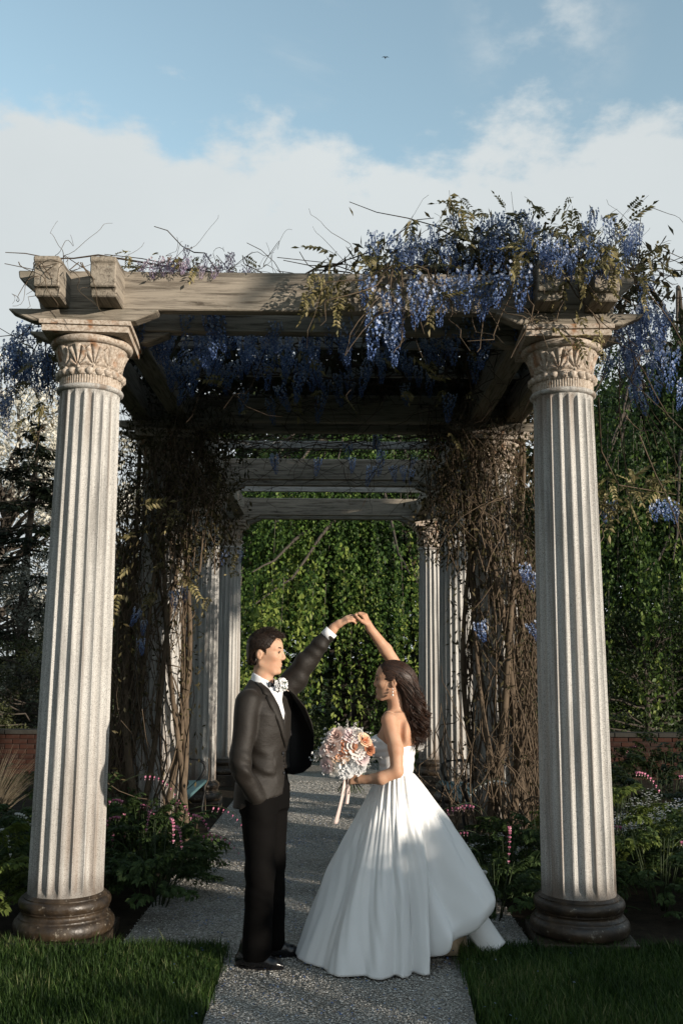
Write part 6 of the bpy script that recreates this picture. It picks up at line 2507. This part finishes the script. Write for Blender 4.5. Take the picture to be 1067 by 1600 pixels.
g1 = lawn_blades('lawn_grass', -3.3, -.585, 2.7, 5.72, 88000)
tag(g1, 'short dark green grass of the left lawn', 'grass')
g2 = lawn_blades('lawn_grass', .70, 3.4, 2.7, 5.72, 92000)
tag(g2, 'short dark green grass of the right lawn', 'grass')
g3 = lawn_blades('grass', -3.2, -1.3, 15.9, 19.5, 9000, .22)
tag(g3, 'rough grass beyond the far end of the path, left side', 'grass')
g4 = lawn_blades('grass', 1.0, 3.2, 15.2, 19.5, 9000, .22)
tag(g4, 'rough grass beyond the far end of the path, right side', 'grass')
for g_2 in (g3, g4):
    g_2.location.z = -.12

PEB = Mat('loose_pebble', .85, .25)
PEB.color(PEB.ramp(PEB.attr('var').outputs['Fac'], [(0, (.16, .145, .12)), (.45, (.37, .35, .31)), (.8, (.52, .50, .46)), (1, (.70, .68, .64))]))
PEB.bump(PEB.noise(200, 3), .2, .002)
n = 56000
u = rg_.random(n)
y = 3.0 + 11.5 * u ** 1.7
half = np.where(y < 5.72, .60, 1.19)
cx_ = np.where(y < 5.72, .035, -.02)
x = cx_ + half * rg_.uniform(-1, 1, n)
r = rg_.uniform(.0030, .0066, n) * (1 + .35 * (y - 5) / 8)
oct_ = np.array([(1, 0, 0), (-1, 0, 0), (0, 1, 0), (0, -1, 0), (0, 0, 1), (0, 0, -.6)], float)
tri = np.array([(0, 2, 4), (2, 1, 4), (1, 3, 4), (3, 0, 4)])
v = oct_[None] * (r[:, None, None] * rg_.uniform(.6, 1.35, (n, 6, 1)) * np.array((1, 1, .62)))
a = rg_.uniform(0, 2 * pi, n)
ca_, sa_ = np.cos(a)[:, None], np.sin(a)[:, None]
v = np.stack([v[..., 0] * ca_ - v[..., 1] * sa_, v[..., 0] * sa_ + v[..., 1] * ca_, v[..., 2]], -1)
v += np.stack([x, y, gz(y) + r * .28], -1)[:, None]
f = (np.arange(n)[:, None, None] * 6 + tri[None]).reshape(-1, 3)
o = ob('loose_gravel', pmesh('loose_gravel', v.reshape(-1, 3), f, False, {'var': np.repeat(np.clip(rg_.normal(.5, .25, n), 0, 1), 6)}), PEB.m, kind='stuff')
tag(o, 'loose pale grey gravel lying on the path', 'gravel', kind='stuff')
# wisteria petals dropped on the gravel and the lawn
A = Acc()
n = 2600
y = 4.4 + 8.5 * rg_.random(n) ** 1.4
x = rg_.normal(0, .7, n)
c0_ = rg_.uniform(-1, 1, (40, 2)) * (.9, 3) + (0, 7)
kk = rg_.integers(0, 40, n)
mix_ = rg_.random(n) < .55
x = np.where(mix_, c0_[kk, 0] + rg_.normal(0, .10, n), x)
y = np.where(mix_, np.maximum(c0_[kk, 1], 4.5) + rg_.normal(0, .14, n), y)
keep = (np.abs(x) < np.where(y < 5.75, .55, 1.15)) | ((rg_.random(n) < .25) & (y < 5.7))
x, y = x[keep], y[keep]
n = len(x)
quad_leaves(A, np.c_[x, y, gz(y) + .010 + .035 * ((np.abs(x) > .58) & (y < 5.75))], np.c_[rg_.normal(0, 1, (n, 2)), rg_.normal(0, .25, n)], np.c_[rg_.normal(0, .3, (n, 2)), np.ones(n)], rg_.uniform(.010, .019, n), rg_.uniform(.007, .012, n), rg_.uniform(.1, .9, n))
o = ob('fallen_petals', A.mesh('fallen_petals'), WFLOW, kind='stuff')
tag(o, 'blue wisteria petals scattered over the gravel', 'petals', kind='stuff')
# ------------------------------------------------------------------ unseen hedges and trees, added to shade the evening sun and block sky
HEDGE = leafmat('hedge_leaf', [(0, (.016, .030, .008)), (1, (.06, .09, .025))], .5, .2, .2)
SD = np.array((sin(SUN_AZ), -cos(SUN_AZ)))
NN = np.array((cos(SUN_AZ), sin(SUN_AZ)))
P0 = np.array((1.46, 5.9)) + 12 * SD


def shade_hedge(label, s0, s1, h, w, n, seed, back=0.0):
    rg = np.random.default_rng(seed)
    L = s1 - s0
    c = P0 + NN * (s0 + s1) / 2 + SD * back
    t = thing('shade_hedge', label, 'shade_hedge', (c[0], c[1], 0), (0, 0, atan2(NN[1], NN[0])), group='unseen screens added to block the low sun')
    A = Acc()
    P = np.c_[rg.uniform(-L / 2, L / 2, n), rg.uniform(-w / 2, w / 2, n), h * rg.random(n) ** .7 * (1 + .05 * np.sin(rg.uniform(-L, L, n) * 3))]
    P[:, 2] += .06 * np.sin(P[:, 0] * 2.3) + .05 * np.sin(P[:, 0] * 5.9)
    quad_leaves(A, P, rg.normal(0, 1, (n, 3)), rg.normal(0, .6, (n, 3)) + (0, 0, .5), rg.uniform(.14, .26, n), rg.uniform(.10, .18, n), rg.uniform(0, 1, n))
    ob('hedge_leaves', A.mesh('hedge_leaves'), HEDGE, t)
    S = Acc()
    for k in range(int(L / .5)):
        x = -L / 2 + .25 + .5 * k
        S.tube([(x, 0, -.05), (x + .05, .02, h * .5), (x, -.02, h * .85)], [.03, .02, .008], 5)
    ob('hedge_stems', S.mesh('hedge_stems'), BARK, t)['kind'] = 'stuff'


shade_hedge('unseen evergreen screen added right of the garden to keep low sun off the ground', -7.5, 11.0, 1.95, 1.0, 25000, 201)
shade_hedge('unseen sparse leaf block added to dapple the sun on the gown', -1.50, -.50, 2.30, .9, 1500, 202, -1.4)  # height and leaf count set by the shade wanted on the skirt
OFF = leafmat('garden_tree_leaf', [(0, (.020, .036, .010)), (1, (.075, .11, .030))], .5, .25, .2)
LBL = 'unseen leafy tree placed around the pergola to block sun and sky light'


def big_tree(x, y, H, R, base, seed, n=7000, leaf=.30, clumps=34):
    crown_tree('shade_tree', LBL, 'tree', (x, y, 0), H, R, OFF, n, leaf, seed, trunk=.22, base=base, clumps=clumps, cl_r=.36, group='unseen trees placed to block light')


# high canopies on the sun's side, open below
for i, s in enumerate((.75, 3.6)):
    q = P0 + NN * s + SD * (1.2 + .5 * (i % 2))
    big_tree(q[0], q[1], 12.5, 2.3, (.45, .49)[i], 300 + i, 7500, .26)
# added behind the camera and to the left to block sky light
for i, (x, y, H, R) in enumerate(((-9.5, 3, 12, 3.2), (-9.5, 9, 11, 2.8), (-11, -4, 13, 4),)):
    big_tree(x, y, H, R, .10, 320 + i, 6500, .36)
